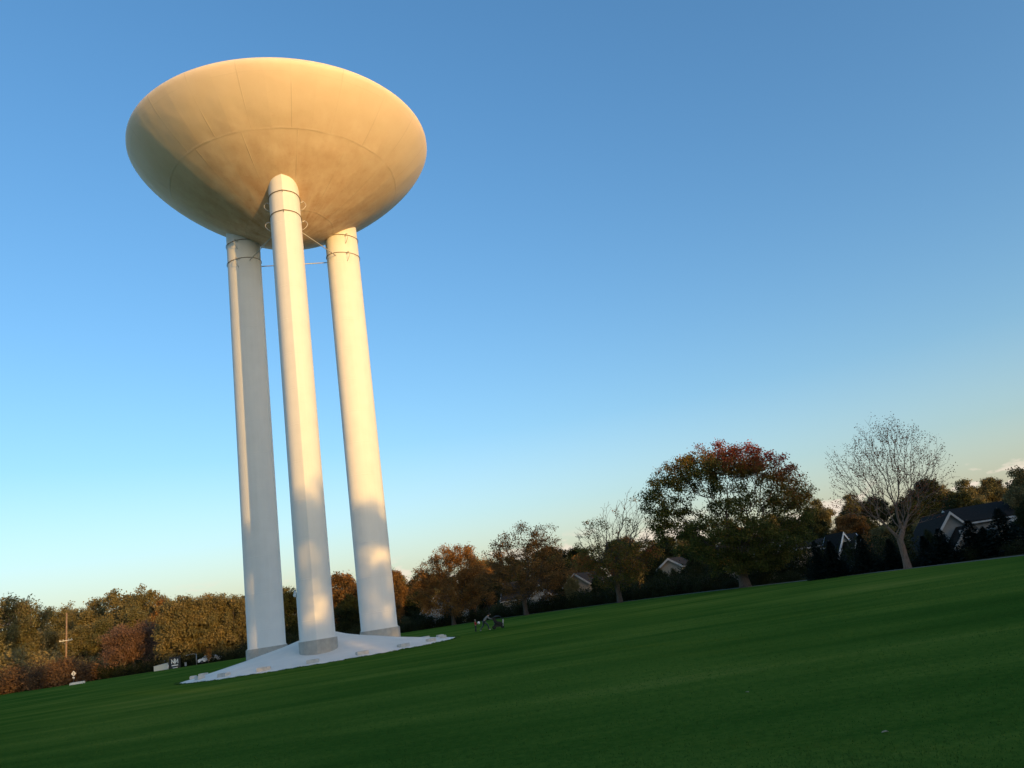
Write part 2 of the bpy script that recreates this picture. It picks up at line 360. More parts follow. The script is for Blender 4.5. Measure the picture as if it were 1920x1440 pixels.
# ------------------------------------------------------------------ water tower
PHI0 = math.atan2(-TY, -TX) - .0569
LEG_R, LEG_RAD, LEG_K, LEG_Z0 = 5.12, 1.322, 1.591, 1.66
def teardrop(r, k=LEG_K, n=54):
    "an oval with a blunt crease along its outer side"
    out = []
    for i in range(n + 2):
        t = 2 * math.pi * i / (n + 2); t = t - 2 * math.pi if t > math.pi else t
        q = min(1, abs(t) / 1.0)
        out.append((((k - 1) / 2 + (k + 1) / 2 * math.cos(t) - .34 * q * (1 - q) ** 2) * r, r * math.sin(t)))
    return out
def bowl_z(r):                                             # underside of the tank above radius r, from the equator
    r = min(r, TANK_A * .999)
    return TANK_Z - TANK_BL * (1 - (r / TANK_A) ** NL) ** (1 / NL)
def mound_z(r):
    P = [(0, 2.3), (1.2, 2.0), (2.0, 1.72), (3.2, 1.42), (4.4, 1.18), (6.1, .82), (8.5, .40), (10.3, .12), (11.04, .015)]
    return float(np.interp(r, [a for a, b in P], [b for a, b in P]))

tower = thing('water_tower', 'tall white water tower, cream saucer tank on three legs', 'water tower', (TX, TY, 0))
tk = MB(); pr = []
for i in range(64, -1, -1):
    t = math.sin(i / 64 * math.pi / 2); pr.append((max(.02, TANK_A * (1 - t ** NL) ** (1 / NL)), -TANK_BL * t))
for i in range(1, 40):
    t = math.sin(i / 39 * math.pi / 2); pr.append((max(.02, TANK_A * (1 - t ** NU) ** (1 / NU)), TANK_BU * t))
# round the sharp equator a little
pr2 = [pr[0]] + [((pr[i - 1][0] + 2 * pr[i][0] + pr[i + 1][0]) / 4, (pr[i - 1][1] + 2 * pr[i][1] + pr[i + 1][1]) / 4) for i in range(1, len(pr) - 1)] + [pr[-1]]
tk.lathe(pr2, 160)
tank = tk.build('tank', M_TANK, tower); tank.location = (0, 0, TANK_Z)

legs = []
for i, nm in enumerate(('center', 'right', 'left')):
    ang = PHI0 + i * 2 * math.pi / 3
    lx, ly = LEG_R * math.cos(ang), LEG_R * math.sin(ang)
    sec = teardrop(LEG_RAD); n = len(sec)
    m = MB(); zs = [LEG_Z0] + [LEG_Z0 + .16]
    rot = Matrix.Rotation(ang, 2)
    W = [rot @ Vector(s_) + Vector((lx, ly)) for s_ in sec]
    tops = [bowl_z(w.length) + .35 for w in W]
    # base plate flange, shaft, run up into the bowl
    vs = [(x, y, LEG_Z0) for x, y in sec] + [(x, y, tops[k]) for k, (x, y) in enumerate(sec)]
    m.add(vs, [(k, (k + 1) % n, n + (k + 1) % n, n + k) for k in range(n)], True)
    m.sm[-n] = False; m.sm[-1] = False
    sp_ = teardrop(LEG_RAD * 1.035); m.prism(sp_, LEG_Z0 - .03, LEG_Z0 + .05)
    leg = m.build('leg', M_LEG, tower); leg.location = (lx, ly, 0); leg.rotation_euler = (0, 0, ang)
    # mark the pointed edge sharp
    leg.data.set_sharp_from_angle(angle=R(28)) if hasattr(leg.data, 'set_sharp_from_angle') else None
    legs.append((leg, ang, lx, ly))
    pd = MB(); s2 = teardrop(LEG_RAD * 1.09, n=24); pd.prism(s2, -.2, LEG_Z0 - .03)
    pd.build('pedestal', M_PED, leg)
    for zr in (31.35 * 1.2, 32.98 * 1.2):                  # rail hoops with side loops
        hp = MB(); off = .05
        hoop = teardrop(LEG_RAD + .04, n=36); hp.tube([(x, y, zr) for x, y in hoop], .032, 6, closed=True)
        hp.tube([(LEG_K * (LEG_RAD + .04), 0, zr), (LEG_K * (LEG_RAD + .04) + .03, 0, zr - .22)], .022, 5)
        hp.build('hoop', M_RUSTY, leg)
        for sgn in (-1, 1):
            br = MB(); y0 = sgn * (LEG_RAD + .02)
            for a in (.05,):
                br.tube([(a, y0 - sgn * .05, zr - .18), (a, y0 + sgn * .25, zr + .02)], .042, 6)
                br.tube([(a, y0 + sgn * (.25 + .28 * math.sin(u * math.pi) ** .8 - .3 * u * u), zr + .02 - .95 * u) for u in [j / 14 for j in range(15)]], .026, 6)
            br.build('rail_bracket', M_WIRE, leg)
def leg_pt(i, lxy, z):
    _, a, x, y = legs[i]; v = Matrix.Rotation(a, 2) @ Vector(lxy); return Vector((x + v.x, y + v.y, z))
for i, j in ((0, 1), (1, 2), (2, 0)):                      # stay rods between the legs
    tb = MB(); zr = 31.35 * 1.2 - .3
    a = leg_pt(i, (-LEG_RAD * .62, LEG_RAD * .6), zr); b = leg_pt(j, (-LEG_RAD * .62, -LEG_RAD * .6), zr)
    tb.tube([a, b], .045, 6); tb.build('stay_rod', M_WIRE, tower)
# small lamp on a conduit up the near leg
lg = legs[0][0]
cd = MB(); cd.tube([(.2, -LEG_RAD - .04, LEG_Z0), (.2, -LEG_RAD - .04, 5.0)], .04, 6); cdo = cd.build('conduit', M_WHITE, lg)
lm = MB(); lm.ball((.2, -LEG_RAD - .14, 5.15), .17, 10, (1, 1, .9)); lm.tube([(.2, -LEG_RAD - .14, 5.2), (.2, -LEG_RAD - .14, 5.5)], [.15, .05], 8); lm.build('lamp_head', M_WHITE, lg)

apron = thing('concrete_apron', 'pale concrete mound under the water tower, ringed by low blocks', 'concrete base', (TX, TY, 0))
mm = MB(); prf = [(11.04, -.05)] + [(r, mound_z(r)) for r in np.linspace(11.04, .3, 40)] + [(.02, 2.32)]
mm.lathe(prf, 120); mm.build('mound', M_CONC, apron)
for k in range(18):
    a = PHI0 - .02 + k * math.pi / 9; rr = 9.95; b = MB()
    b.box((0, 0, -.07), (.5, .85, .5)); b.box((0, 0, .19), (.44, .79, .04))
    o = b.build('block', M_BLOCK, apron); o.location = (rr * math.cos(a), rr * math.sin(a), mound_z(rr)); o.rotation_euler = (0, 0, a)

# ------------------------------------------------------------------ trees
def envelope(rs, lobes, n, shell=.45):
    "points inside a union of ellipsoids (centre, radii), more of them near the outside"
    vol = np.array([a * b * c for _, (a, b, c) in lobes]) ** .8; out = []
    for i in rs.choice(len(lobes), n, p=vol / vol.sum()):
        c, r = lobes[i]; d = rs.standard_normal(3); d /= np.linalg.norm(d)
        out.append(np.array(c) + d * np.array(r) * rs.random() ** shell)
    return np.array(out)

def skeleton(rs, pts, fork, w=.5, jitter=.06, lean=(0, 0)):
    "grow limbs from a trunk ending at height fork to every point; returns nodes, parents, tip counts"
    nodes = [np.array([lean[0] * t, lean[1] * t, fork * t]) for t in np.linspace(0, 1, 4)]
    par = [-1, 0, 1, 2]; pl = [0, 0, 0, 0]
    base = 2
    pts = pts[np.argsort(np.linalg.norm(pts - nodes[-1], axis=1))]
    for p in pts:
        A = np.array(nodes[base:]); d = np.linalg.norm(A - p, axis=1)
        cost = d + w * np.array(pl[base:]) + .6 * np.maximum(0, A[:, 2] - p[2])
        k = int(np.argmin(cost)) + base; D = d[k - base]; seg = 1 if D < .8 else (2 if D < 2.5 else 4)
        a = nodes[k]; prev = k; bow = np.array([0, 0, -.10 * D])
        for s in range(1, seg + 1):
            u = s / seg; q = a + (p - a) * u + (rs.standard_normal(3) * jitter * D + bow * 4 * u * (1 - u) * .4) * (s < seg)
            nodes.append(q); par.append(prev); pl.append(pl[prev] + np.linalg.norm(q - nodes[prev])); prev = len(nodes) - 1
    cnt = [0] * len(nodes); ch = [0] * len(nodes)
    for i in range(len(nodes) - 1, 0, -1):
        if ch[i] == 0: cnt[i] += 1
        cnt[par[i]] += cnt[i]; ch[par[i]] += 1
    return np.array(nodes), par, np.array(cnt), np.array(ch)

def wood_mesh(name, nodes, par, cnt, r0, tip, mat, power=.5):
    rad = tip * np.maximum(cnt, 1) ** power; rad *= 1; k = r0 / rad[1]
    rad = np.maximum(tip, rad * (k if k < 1 else 1 + (k - 1) * (cnt / cnt[1])))
    rad[0] = rad[1] * 1.35
    V = []; Fc = []
    for i in range(1, len(nodes)):
        p, q = nodes[par[i]], nodes[i]; t = q - p; L = np.linalg.norm(t)
        if L < 1e-5: continue
        t /= L; u = np.cross(t, [0, 0, 1.] if abs(t[2]) < .9 else [1., 0, 0]); u /= np.linalg.norm(u); v = np.cross(t, u)
        n = 8 if rad[i] > .08 else (5 if rad[i] > .03 else 3); o = len(V)
        r1 = min(rad[par[i]], rad[i] * 1.6); r2 = rad[i]
        for c, r in ((p, r1), (q + t * r2 * .3, r2)):
            for j in range(n): a = 6.2832 * j / n; V.append(c + (u * math.cos(a) + v * math.sin(a)) * r)
        for j in range(n): Fc.append((o + j, o + (j + 1) % n, o + n + (j + 1) % n, o + n + j))
    me = bpy.data.meshes.new(name); me.from_pydata([tuple(x) for x in V], [], Fc); me.materials.append(mat)
    me.polygons.foreach_set('use_smooth', [True] * len(Fc)); me.update()
    return me

def leaf_mesh(name, rs, cen, spread, per, size, mat, tint_fn, flat=.0, aspect=.62):
    "per leaf cards around every centre"
    M = len(cen) * per; c = np.repeat(cen, per, 0)
    cl = np.repeat(rs.standard_normal(len(cen)), per)
    c = c + rs.standard_normal((M, 3)) * np.array(spread)
    u = rs.standard_normal((M, 3)); u /= np.linalg.norm(u, axis=1)[:, None]
    v = rs.standard_normal((M, 3)); v[:, 2] -= flat; v -= u * (u * v).sum(1)[:, None]; v /= np.linalg.norm(v, axis=1)[:, None]
    s = size * (.6 + .8 * rs.random(M))[:, None]
    Q = np.empty((M, 4, 3)); Q[:, 0] = c - u * s * .5; Q[:, 1] = c + v * s * aspect * .5; Q[:, 2] = c + u * s * .5; Q[:, 3] = c - v * s * aspect * .5
    tint = np.clip(tint_fn(c, cl) + .10 * rs.standard_normal(M), 0, 1)
    return np_mesh(name, Q.reshape(-1, 3), 4, mat, tint)

def make_tree(name, label, cat, loc, seed, lobes, n, fork, r0, tip, w, leaf, bark=BARK, group=None, lean=(0, 0), shell=.45, power=.5):
    "leaf = dict(per, size, spread, mat, tint, keep) or None"
    rs = np.random.default_rng(seed)
    pts = envelope(rs, lobes, n, shell); pts = pts[pts[:, 2] > fork * .45]
    nodes, par, cnt, ch = skeleton(rs, pts, fork, w, lean=lean)
    root = thing(name, label, cat, loc, 0, group)
    link('trunk', wood_mesh('trunk', nodes, par, cnt, r0, tip, bark, power), root)
    if leaf:
        sel = np.where((cnt <= leaf.get('maxcnt', 3)) & (np.arange(len(cnt)) > 4))[0]
        if 'keep' in leaf: sel = sel[leaf['keep'](nodes[sel], rs)]
        link('crown', leaf_mesh('crown', rs, nodes[sel], leaf['spread'], leaf['per'], leaf['size'], leaf['mat'], leaf['tint'], leaf.get('flat', .4)), root)
    return root

def low_noise(c, s, ph=0):
    return np.sin(c[:, 0] * s + ph + 1.3 * np.sin(c[:, 2] * s * .8)) * np.cos(c[:, 1] * s * .9 + ph * 2 + np.sin(c[:, 0] * s * .7)) * .6 + .4 * np.sin(c[:, 2] * s * 1.7 + ph)

# palettes: real leaf colours
P_MAPLE = leaf_mat('maple_leaves', [(0, (.045, .068, .018)), (.35, (.10, .105, .026)), (.55, (.22, .14, .030)), (.75, (.25, .085, .036)), (1, (.34, .06, .045))])
P_RUST = leaf_mat('rust_leaves', [(0, (.075, .055, .024)), (.4, (.185, .102, .036)), (.7, (.33, .155, .045)), (1, (.46, .23, .06))])
P_RED = leaf_mat('sparse_red_leaves', [(0, (.12, .04, .025)), (.5, (.26, .08, .045)), (1, (.38, .14, .06))], .3)
P_OLIVE = leaf_mat('olive_leaves', [(0, (.08, .086, .036)), (.4, (.165, .145, .062)), (.75, (.235, .185, .08)), (1, (.33, .23, .085))], .25, .35)
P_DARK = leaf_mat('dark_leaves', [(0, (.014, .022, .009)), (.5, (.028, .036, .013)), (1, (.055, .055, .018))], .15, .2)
P_PINK = leaf_mat('pink_brown_leaves', [(0, (.10, .062, .048)), (.5, (.21, .125, .085)), (1, (.32, .20, .11))], .25, .1)
P_BRUSH = leaf_mat('red_brown_brush', [(0, (.065, .042, .024)), (.5, (.15, .085, .045)), (1, (.23, .14, .065))], .25, .2)
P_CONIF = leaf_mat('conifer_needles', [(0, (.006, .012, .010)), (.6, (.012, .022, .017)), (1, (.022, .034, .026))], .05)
P_SPRUCE = P_CONIF

def lobe_crown(rs, H, Wd, z0, k=7):
    L = [((0, 0, z0 + (H - z0) * .5), (Wd * .36, Wd * .36, (H - z0) * .42))]
    for i in range(k):
        a = 6.283 * i / k + rs.random() * .6; z = z0 + (H - z0) * (.25 + .5 * rs.random()); r = Wd * (.17 + .08 * rs.random())
        d = Wd * .5 - r; f = 1 - .45 * max(0, (z - z0) / (H - z0) - .45)
        L.append(((d * f * math.cos(a), d * f * math.sin(a), z), (r, r, r * .85)))
    L.append(((0, 0, H - Wd * .16), (Wd * .2, Wd * .2, Wd * .16)))
    return L

def foot(px, py):
    "ground point under a photo pixel"
    d = at(px, py, 1.) - Vector((0, 0, EYE)); s = -EYE / d.z
    return Vector((d.x * s, d.y * s, 0))
def top_h(px, py, Y): return at(px, py, Y).z

# --- the five trees along the right edge of the lawn
def edge_trees():
    rs = np.random.default_rng(3)
    # nearly bare tree
    p = foot(1703, 1066); Y = p.y; k = Y / F
    cx = at(1668, 900, Y).x - p.x; H = top_h(1655, 780, Y)
    def L(px, py, rx, rz):
        q = at(px - 9, py, Y); return ((q.x - p.x, 0, q.z), (rx * k, rx * k * .9, rz * k))
    lob = [L(1690, 860, 85, 78), L(1625, 885, 75, 60), L(1740, 885, 62, 60), L(1660, 925, 95, 45), L(1735, 935, 50, 45), L(1660, 815, 55, 38), L(1590, 860, 38, 30)]
    make_tree('bare_tree', 'nearly bare tree with fine upright twigs and a few reddish leaves', 'tree', p, 11, lob, 1250, 2.2, .25, .008, .72,
              dict(per=8, size=.11, spread=(.17, .17, .17), mat=P_RED, tint=lambda c, cl: .45 + .2 * cl + .15 * low_noise(c, .6),
                   keep=lambda n, r: r.random(len(n)) < .42 + .25 * (n[:, 2] > H * .62) * (n[:, 0] > -2)), BARK_PALE, power=.46, shell=.4)
    # large maple
    p = foot(1398, 1101); Y = p.y; k = Y / F
    def L2(px, py, rx, rz, ry=.8):
        q = at(px, py, Y); return ((q.x - p.x, 0, q.z), (rx * k, rx * k * ry, rz * k))
    lob2 = [L2(1350, 862, 75, 34), L2(1290, 888, 62, 34), L2(1250, 930, 48, 52), L2(1235, 975, 34, 40), L2(1420, 885, 66, 34), L2(1475, 920, 50, 36), L2(1490, 965, 36, 40), L2(1340, 905, 50, 34),
            L2(1360, 1010, 95, 40), L2(1440, 1015, 80, 42), L2(1395, 1055, 70, 32), L2(1290, 985, 55, 30), L2(1460, 1062, 40, 22), L2(1385, 945, 60, 24), L2(1445, 960, 50, 26)]
    H2 = top_h(1345, 822, Y); xs_ = at(1375, 900, Y).x - p.x
    make_tree('maple_tree', 'large spreading maple, dark green turning red at the top', 'tree', p, 21, lob2, 1050, 3.2, .5, .016, .55,
              dict(per=84, size=.195, spread=(.33, .33, .24), mat=P_MAPLE, flat=.6, maxcnt=2,
                   tint=lambda c, cl: .22 + .07 * cl + .12 * low_noise(c, .55, 1) + np.clip((c[:, 2] - H2 * .56 + .5 * np.clip(c[:, 0] - xs_, 0, 6)) / (H2 * .40), 0, 1) * (.38 + .34 * (c[:, 0] > xs_ - 1.5)),
                   keep=lambda n, r: r.random(len(n)) < .97), shell=.36, power=.47)
    # half bare tree: bare top, gold and green below
    p = Vector((at(1160, 1113, 108).x, 108, 0)); Y = 108.; k = Y / F
    lob3 = [L2(1162, 985, 56, 52), L2(1185, 958, 28, 48), L2(1118, 1000, 44, 32), L2(1205, 985, 34, 40), L2(1150, 1040, 62, 38), L2(1200, 1030, 40, 45), L2(1105, 1050, 30, 22), L2(1160, 1075, 55, 25)]
    z_b = top_h(1160, 1018, Y)
    make_tree('half_bare_tree', 'half bare tree with bare twigs above gold and green leaves', 'tree', p, 31, lob3, 1000, 2.6, .34, .016, .65,
              dict(per=40, size=.20, spread=(.32, .32, .25), mat=P_MAPLE, maxcnt=2, tint=lambda c, cl: .42 + .14 * cl + .12 * low_noise(c, .5, 3) - .02 * (c[:, 2] > z_b),
                   keep=lambda n, r: r.random(len(n)) < np.where(n[:, 2] > z_b, .04 + .12 * (n[:, 0] < 0), .8)), power=.46, shell=.4)
    # airy rust tree, then the orange one nearer the tower
    p = Vector((at(985, 1140, 128).x, 128, 0)); Y = 128.; k = Y / F
    lob4 = [L2(985, 1010, 62, 30), L2(1020, 1020, 32, 22), L2(935, 1035, 32, 28), L2(985, 1050, 72, 34), L2(945, 1085, 52, 32), L2(1020, 1085, 60, 36), L2(980, 1105, 60, 20)]
    z_b4 = top_h(985, 1030, Y)
    make_tree('rust_tree', 'rust brown tree with thin airy dark top beside the half bare tree', 'tree', p, 41, lob4, 620, 2.4, .34, .015, .6,
              dict(per=50, size=.22, spread=(.36, .36, .28), mat=P_RUST, maxcnt=2, tint=lambda c, cl: .30 + .13 * cl + .13 * low_noise(c, .45, 2) - .25 * (c[:, 2] > z_b4),
                   keep=lambda n, r: r.random(len(n)) < np.where(n[:, 2] > z_b4, .45, .9)), power=.46, shell=.4)
    p = Vector((at(850, 1160, 146).x, 146, 0)); Y = 146.; k = Y / F
    lob5 = [L2(850, 1045, 48, 24), L2(815, 1075, 40, 28), L2(875, 1075, 48, 32), L2(800, 1110, 36, 30), L2(845, 1105, 60, 34), L2(890, 1110, 42, 32), L2(845, 1135, 55, 18), L2(870, 1040, 25, 18)]
    make_tree('orange_tree', 'round orange leaved tree just right of the tower legs', 'tree', p, 51, lob5, 620, 2.2, .34, .016, .6,
              dict(per=64, size=.23, spread=(.38, .38, .30), mat=P_RUST, maxcnt=2, tint=lambda c, cl: .52 + .13 * cl + .14 * low_noise(c, .4, 5)), power=.46, shell=.4)
edge_trees()

# --- stock of shapes for the woods; the first use of each is the source itself
def stock_tree(name, seed, H, Wd, z0, mat, n=210, per=74, size=.36, k=8, spread=.48, bark=BARK, tbase=.45):
    rs = np.random.default_rng(seed)
    return make_tree(name, '', 'tree', (0, 0, 0), seed, lobe_crown(rs, H, Wd, z0, k), n, z0 * .9 + .3, .22 + H * .008, .03, .5,
                     dict(per=per, size=size, spread=(spread, spread, spread * .8), mat=mat, maxcnt=3, tint=lambda c, cl: tbase + .13 * cl + .10 * low_noise(c, .5, seed)), bark)
stock = {}
def place(kind, x, y, H, label, cat='tree', group=None, rz=0., wide=1., name=None):
    src, H0, used = stock[kind]
    if not used: o = src; stock[kind] = (src, H0, True)
    else: o = copy_tree(src)
    s = H / H0; o.location = (x, y, hill(x, y) - .05); o.scale = (s * wide, s * wide, s); o.rotation_euler = (0, 0, rz)
    if name: o.name = name
    o['label'] = label; o['category'] = cat
    if group: o['group'] = group
    elif 'group' in o: del o['group']
    return o
def reg(kind, H0, *a, **kw): stock[kind] = (stock_tree(*a, **kw), H0, False)
reg('olive1', 14, 'woodland_tree', 101, 14, 11, 1.2, P_OLIVE)
reg('olive2', 14, 'woodland_tree', 102, 14, 9, 1.0, P_OLIVE, k=9)
reg('olive3', 14, 'woodland_tree', 103, 14, 13, 1.5, P_OLIVE, k=10)
def dense_src():
    rs = np.random.default_rng(104); lob = []
    for z in (1.6, 4, 6.5, 9, 11.3):
        for k in range(7):
            a = 6.283 * k / 7 + z; d = 3.3 * (1 if z < 10 else .8); lob.append(((d * math.cos(a), d * math.sin(a), z + rs.uniform(-.5, .5)), (1.9, 1.9, 1.7)))
        lob.append(((0, 0, z), (2, 2, 1.8)))
    for k in range(9): lob.append(((rs.uniform(-3, 3), rs.uniform(-3, 3), 12.8), (.5, .5, 1.1)))
    return make_tree('dense_tree', '', 'tree', (0, 0, 0), 104, lob, 460, 1.2, .32, .03, .5, dict(per=52, size=.34, spread=(.42, .42, .36), mat=P_OLIVE, maxcnt=3, tint=lambda c, cl: .5 + .14 * cl + .1 * low_noise(c, .6, 3)))
stock['dense'] = (dense_src(), 13.9, False)
reg('pink', 10, 'red_tree', 105, 10, 8.5, .8, P_PINK, n=170, per=72, size=.26, k=9, spread=.5)
reg('rust', 13, 'russet_tree', 106, 13, 10, 1.4, P_RUST, n=200, per=70, size=.36, k=8, tbase=.35)
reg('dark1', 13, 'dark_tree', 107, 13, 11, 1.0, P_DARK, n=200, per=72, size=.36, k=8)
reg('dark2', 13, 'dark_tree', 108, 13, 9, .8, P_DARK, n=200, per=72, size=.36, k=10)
reg('open', 16, 'tall_open_tree', 109, 16, 10, 8, P_OLIVE, n=70, per=50, size=.30, k=6, spread=.5, bark=BARK_PALE, tbase=.25)
def shade_src():
    rs = np.random.default_rng(110); lob = []
    for z in (4, 8, 12, 16, 20.5):
        for k in range(7):
            a = 6.283 * k / 7 + z; d = 5.2 if k else 0; lob.append(((d * math.cos(a), d * math.sin(a), z + rs.uniform(-.8, .8)), (2.5, 2.5, 2.2)))
        lob.append(((0, 0, z), (3, 3, 2.4)))
    return make_tree('shade_tree', '', 'tree', (0, 0, 0), 110, lob, 290, 3, .5, .03, .5, dict(per=32, size=.5, spread=(.6, .6, .5), mat=P_DARK, maxcnt=3, tint=lambda c, cl: .45 + .1 * cl))
stock['shade'] = (shade_src(), 23.2, False)
def reg_shrub(kind, name, seed, mat, H=2.5, Wd=4.2, n=70, per=80, size=.17, spread=.34, tb=.45):
    rs = np.random.default_rng(seed)
    lob = [((0, 0, H * .45), (Wd * .4, Wd * .4, H * .4))] + [((Wd * .3 * math.cos(a), Wd * .3 * math.sin(a), H * (.35 + .3 * rs.random())), (Wd * .2, Wd * .2, H * .33)) for a in np.arange(6) * 1.05]
    pts = envelope(rs, lob, n, .4); pts = pts[pts[:, 2] > .12]
    nodes, par, cnt, ch = skeleton(rs, pts, .35, .8)
    root = thing(name, '', 'shrub'); link('trunk', wood_mesh('trunk', nodes, par, cnt, .09, .012, BARK), root)
    cen = nodes[5:].copy(); cen = np.vstack([cen, cen * [1, 1, .35]])
    link('crown', leaf_mesh('crown', rs, cen, (spread, spread, spread * .7), max(6, per // 4), size, mat, lambda c, cl: tb + .14 * cl + .12 * low_noise(c, 1.3, seed)), root)
    stock[kind] = (root, H, False)
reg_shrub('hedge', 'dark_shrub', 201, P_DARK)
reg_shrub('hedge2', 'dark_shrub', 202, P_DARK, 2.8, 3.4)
reg_shrub('brush', 'red_shrub', 203, P_BRUSH, 3.6, 6.5, 110, 90, .2, .42)
reg_shrub('yellowbrush', 'pale_shrub', 204, P_OLIVE, 4.2, 5.5, 110, 90, .23, .45, .62)

def conifer(seed, H=5., W=3.):
    rs = np.random.default_rng(seed); root = thing('conifer', '', 'conifer')
    t = MB(); t.tube([(0, 0, 0), (0, 0, H * .5), (0, 0, H)], [.10, .06, .012], 7); t.build('trunk', BARK, root)
    Q = []; T = []
    z = .18
    while z < H * .985:
        rr = W * .5 * (1 - z / H) + .03; nb = int(9 + 9 * (1 - z / H))
        for b in range(nb):
            a = 6.283 * (b + rs.random()) / nb; L = rr * (.75 + .4 * rs.random()); m = max(3, int(L / .16))
            for j in range(m):
                u = (j + .6) / m; c = np.array([math.cos(a) * L * u, math.sin(a) * L * u, z - .22 * L * u + .12 * L * u * u])
                for sg in (-1, 1, 0):
                    d = np.array([math.cos(a + sg * .8), math.sin(a + sg * .8), -.12 + .25 * rs.standard_normal()]); d /= np.linalg.norm(d)
                    v = np.cross(d, rs.standard_normal(3)); v /= np.linalg.norm(v); s = (.10 + .16 * (1 - z / H)) * (1.1 - .4 * u)
                    Q += [c - d * .02, c + d * s * .5 + v * .045, c + d * s, c + d * s * .5 - v * .045]; T.append(.5 + .2 * rs.standard_normal())
        z += .09 + .05 * (1 - z / H)
    link('crown', np_mesh('crown', np.array(Q), 4, P_CONIF, np.clip(T, 0, 1)), root)
    return root
stock['conifer1'] = (conifer(301), 5., False); stock['conifer2'] = (conifer(302, 5., 2.5), 5., False)

rnd = random.Random(5)
def put(kind, px, top, Y, label, cat='tree', group=None, wide=1., dy=0):
    q = at(px, top, Y); z0 = hill(q.x, Y)
    return place(kind, q.x, Y, max(1.2, q.z - z0), label, cat, group, rnd.random() * 6.28, wide)

# conifers in front of the houses on the right: pixel of the tip, depth
for i, (px, top, Y, kd, wd, lab) in enumerate([
    (1524, 1012, 70, 'conifer1', .9, 'dark conifer before the beige wall, left one of the close pair'),
    (1553, 1012, 69, 'conifer2', 1.15, 'dark conifer before the white trimmed gables, right one of the close pair'),
    (1609, 1000, 67, 'conifer1', 1.0, 'tallest dark conifer between the gabled house and the bare tree'),
    (1664, 1008, 66, 'conifer2', 1.2, 'dark conifer just left of the bare tree trunk'),
    (1757, 988, 61, 'conifer1', 1.35, 'dark conifer under the large white trimmed gable'),
    (1812, 973, 60, 'conifer2', 1.5, 'dark conifer beneath the grey roof, right of the gable'),
    (1868, 950, 58, 'conifer1', 1.25, 'dark conifer near right edge standing before the grey roof'),
    (1840, 985, 59, 'conifer1', 1.2, 'dark conifer between the right gable and the tall right hand conifer'),
    (1728, 1002, 63, 'conifer2', 1.2, 'dark conifer just right of the bare tree trunk'),
    (1925, 985, 57, 'conifer2', 1.2, 'dark conifer cut by the right edge of the photo')]):
    put(kd, px, top, Y, lab, 'conifer', 'conifers along the gardens on the right', wd * (1.75 if kd == 'conifer1' else 1.95))

# dark shrubs along the lawn edge
def along(P, step, off):
    out = []; acc = 0
    for (x1, y1), (x2, y2) in zip(P, P[1:]):
        L = math.hypot(x2 - x1, y2 - y1); nx, ny = (y2 - y1) / L, -(x2 - x1) / L
        while acc < L:
            u = acc / L; out.append((x1 + (x2 - x1) * u + nx * off, y1 + (y2 - y1) * u + ny * off)); acc += step
        acc -= L
    return out
for j, (x, y) in enumerate(along(LAWN[2:15], 3.1, 3.4)):
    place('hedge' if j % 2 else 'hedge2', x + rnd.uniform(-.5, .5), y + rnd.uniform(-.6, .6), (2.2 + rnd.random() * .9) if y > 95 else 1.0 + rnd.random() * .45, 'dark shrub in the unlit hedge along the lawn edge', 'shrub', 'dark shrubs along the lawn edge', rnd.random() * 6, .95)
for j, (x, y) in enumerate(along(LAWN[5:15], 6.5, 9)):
    place('hedge2' if j % 2 else 'hedge', x + rnd.uniform(-1, 1), y + rnd.uniform(-1, 1), 3.0 + rnd.random() * 1.4, 'dark shrub in the unlit hedge along the lawn edge', 'shrub', 'dark shrubs along the lawn edge', rnd.random() * 6, .8)

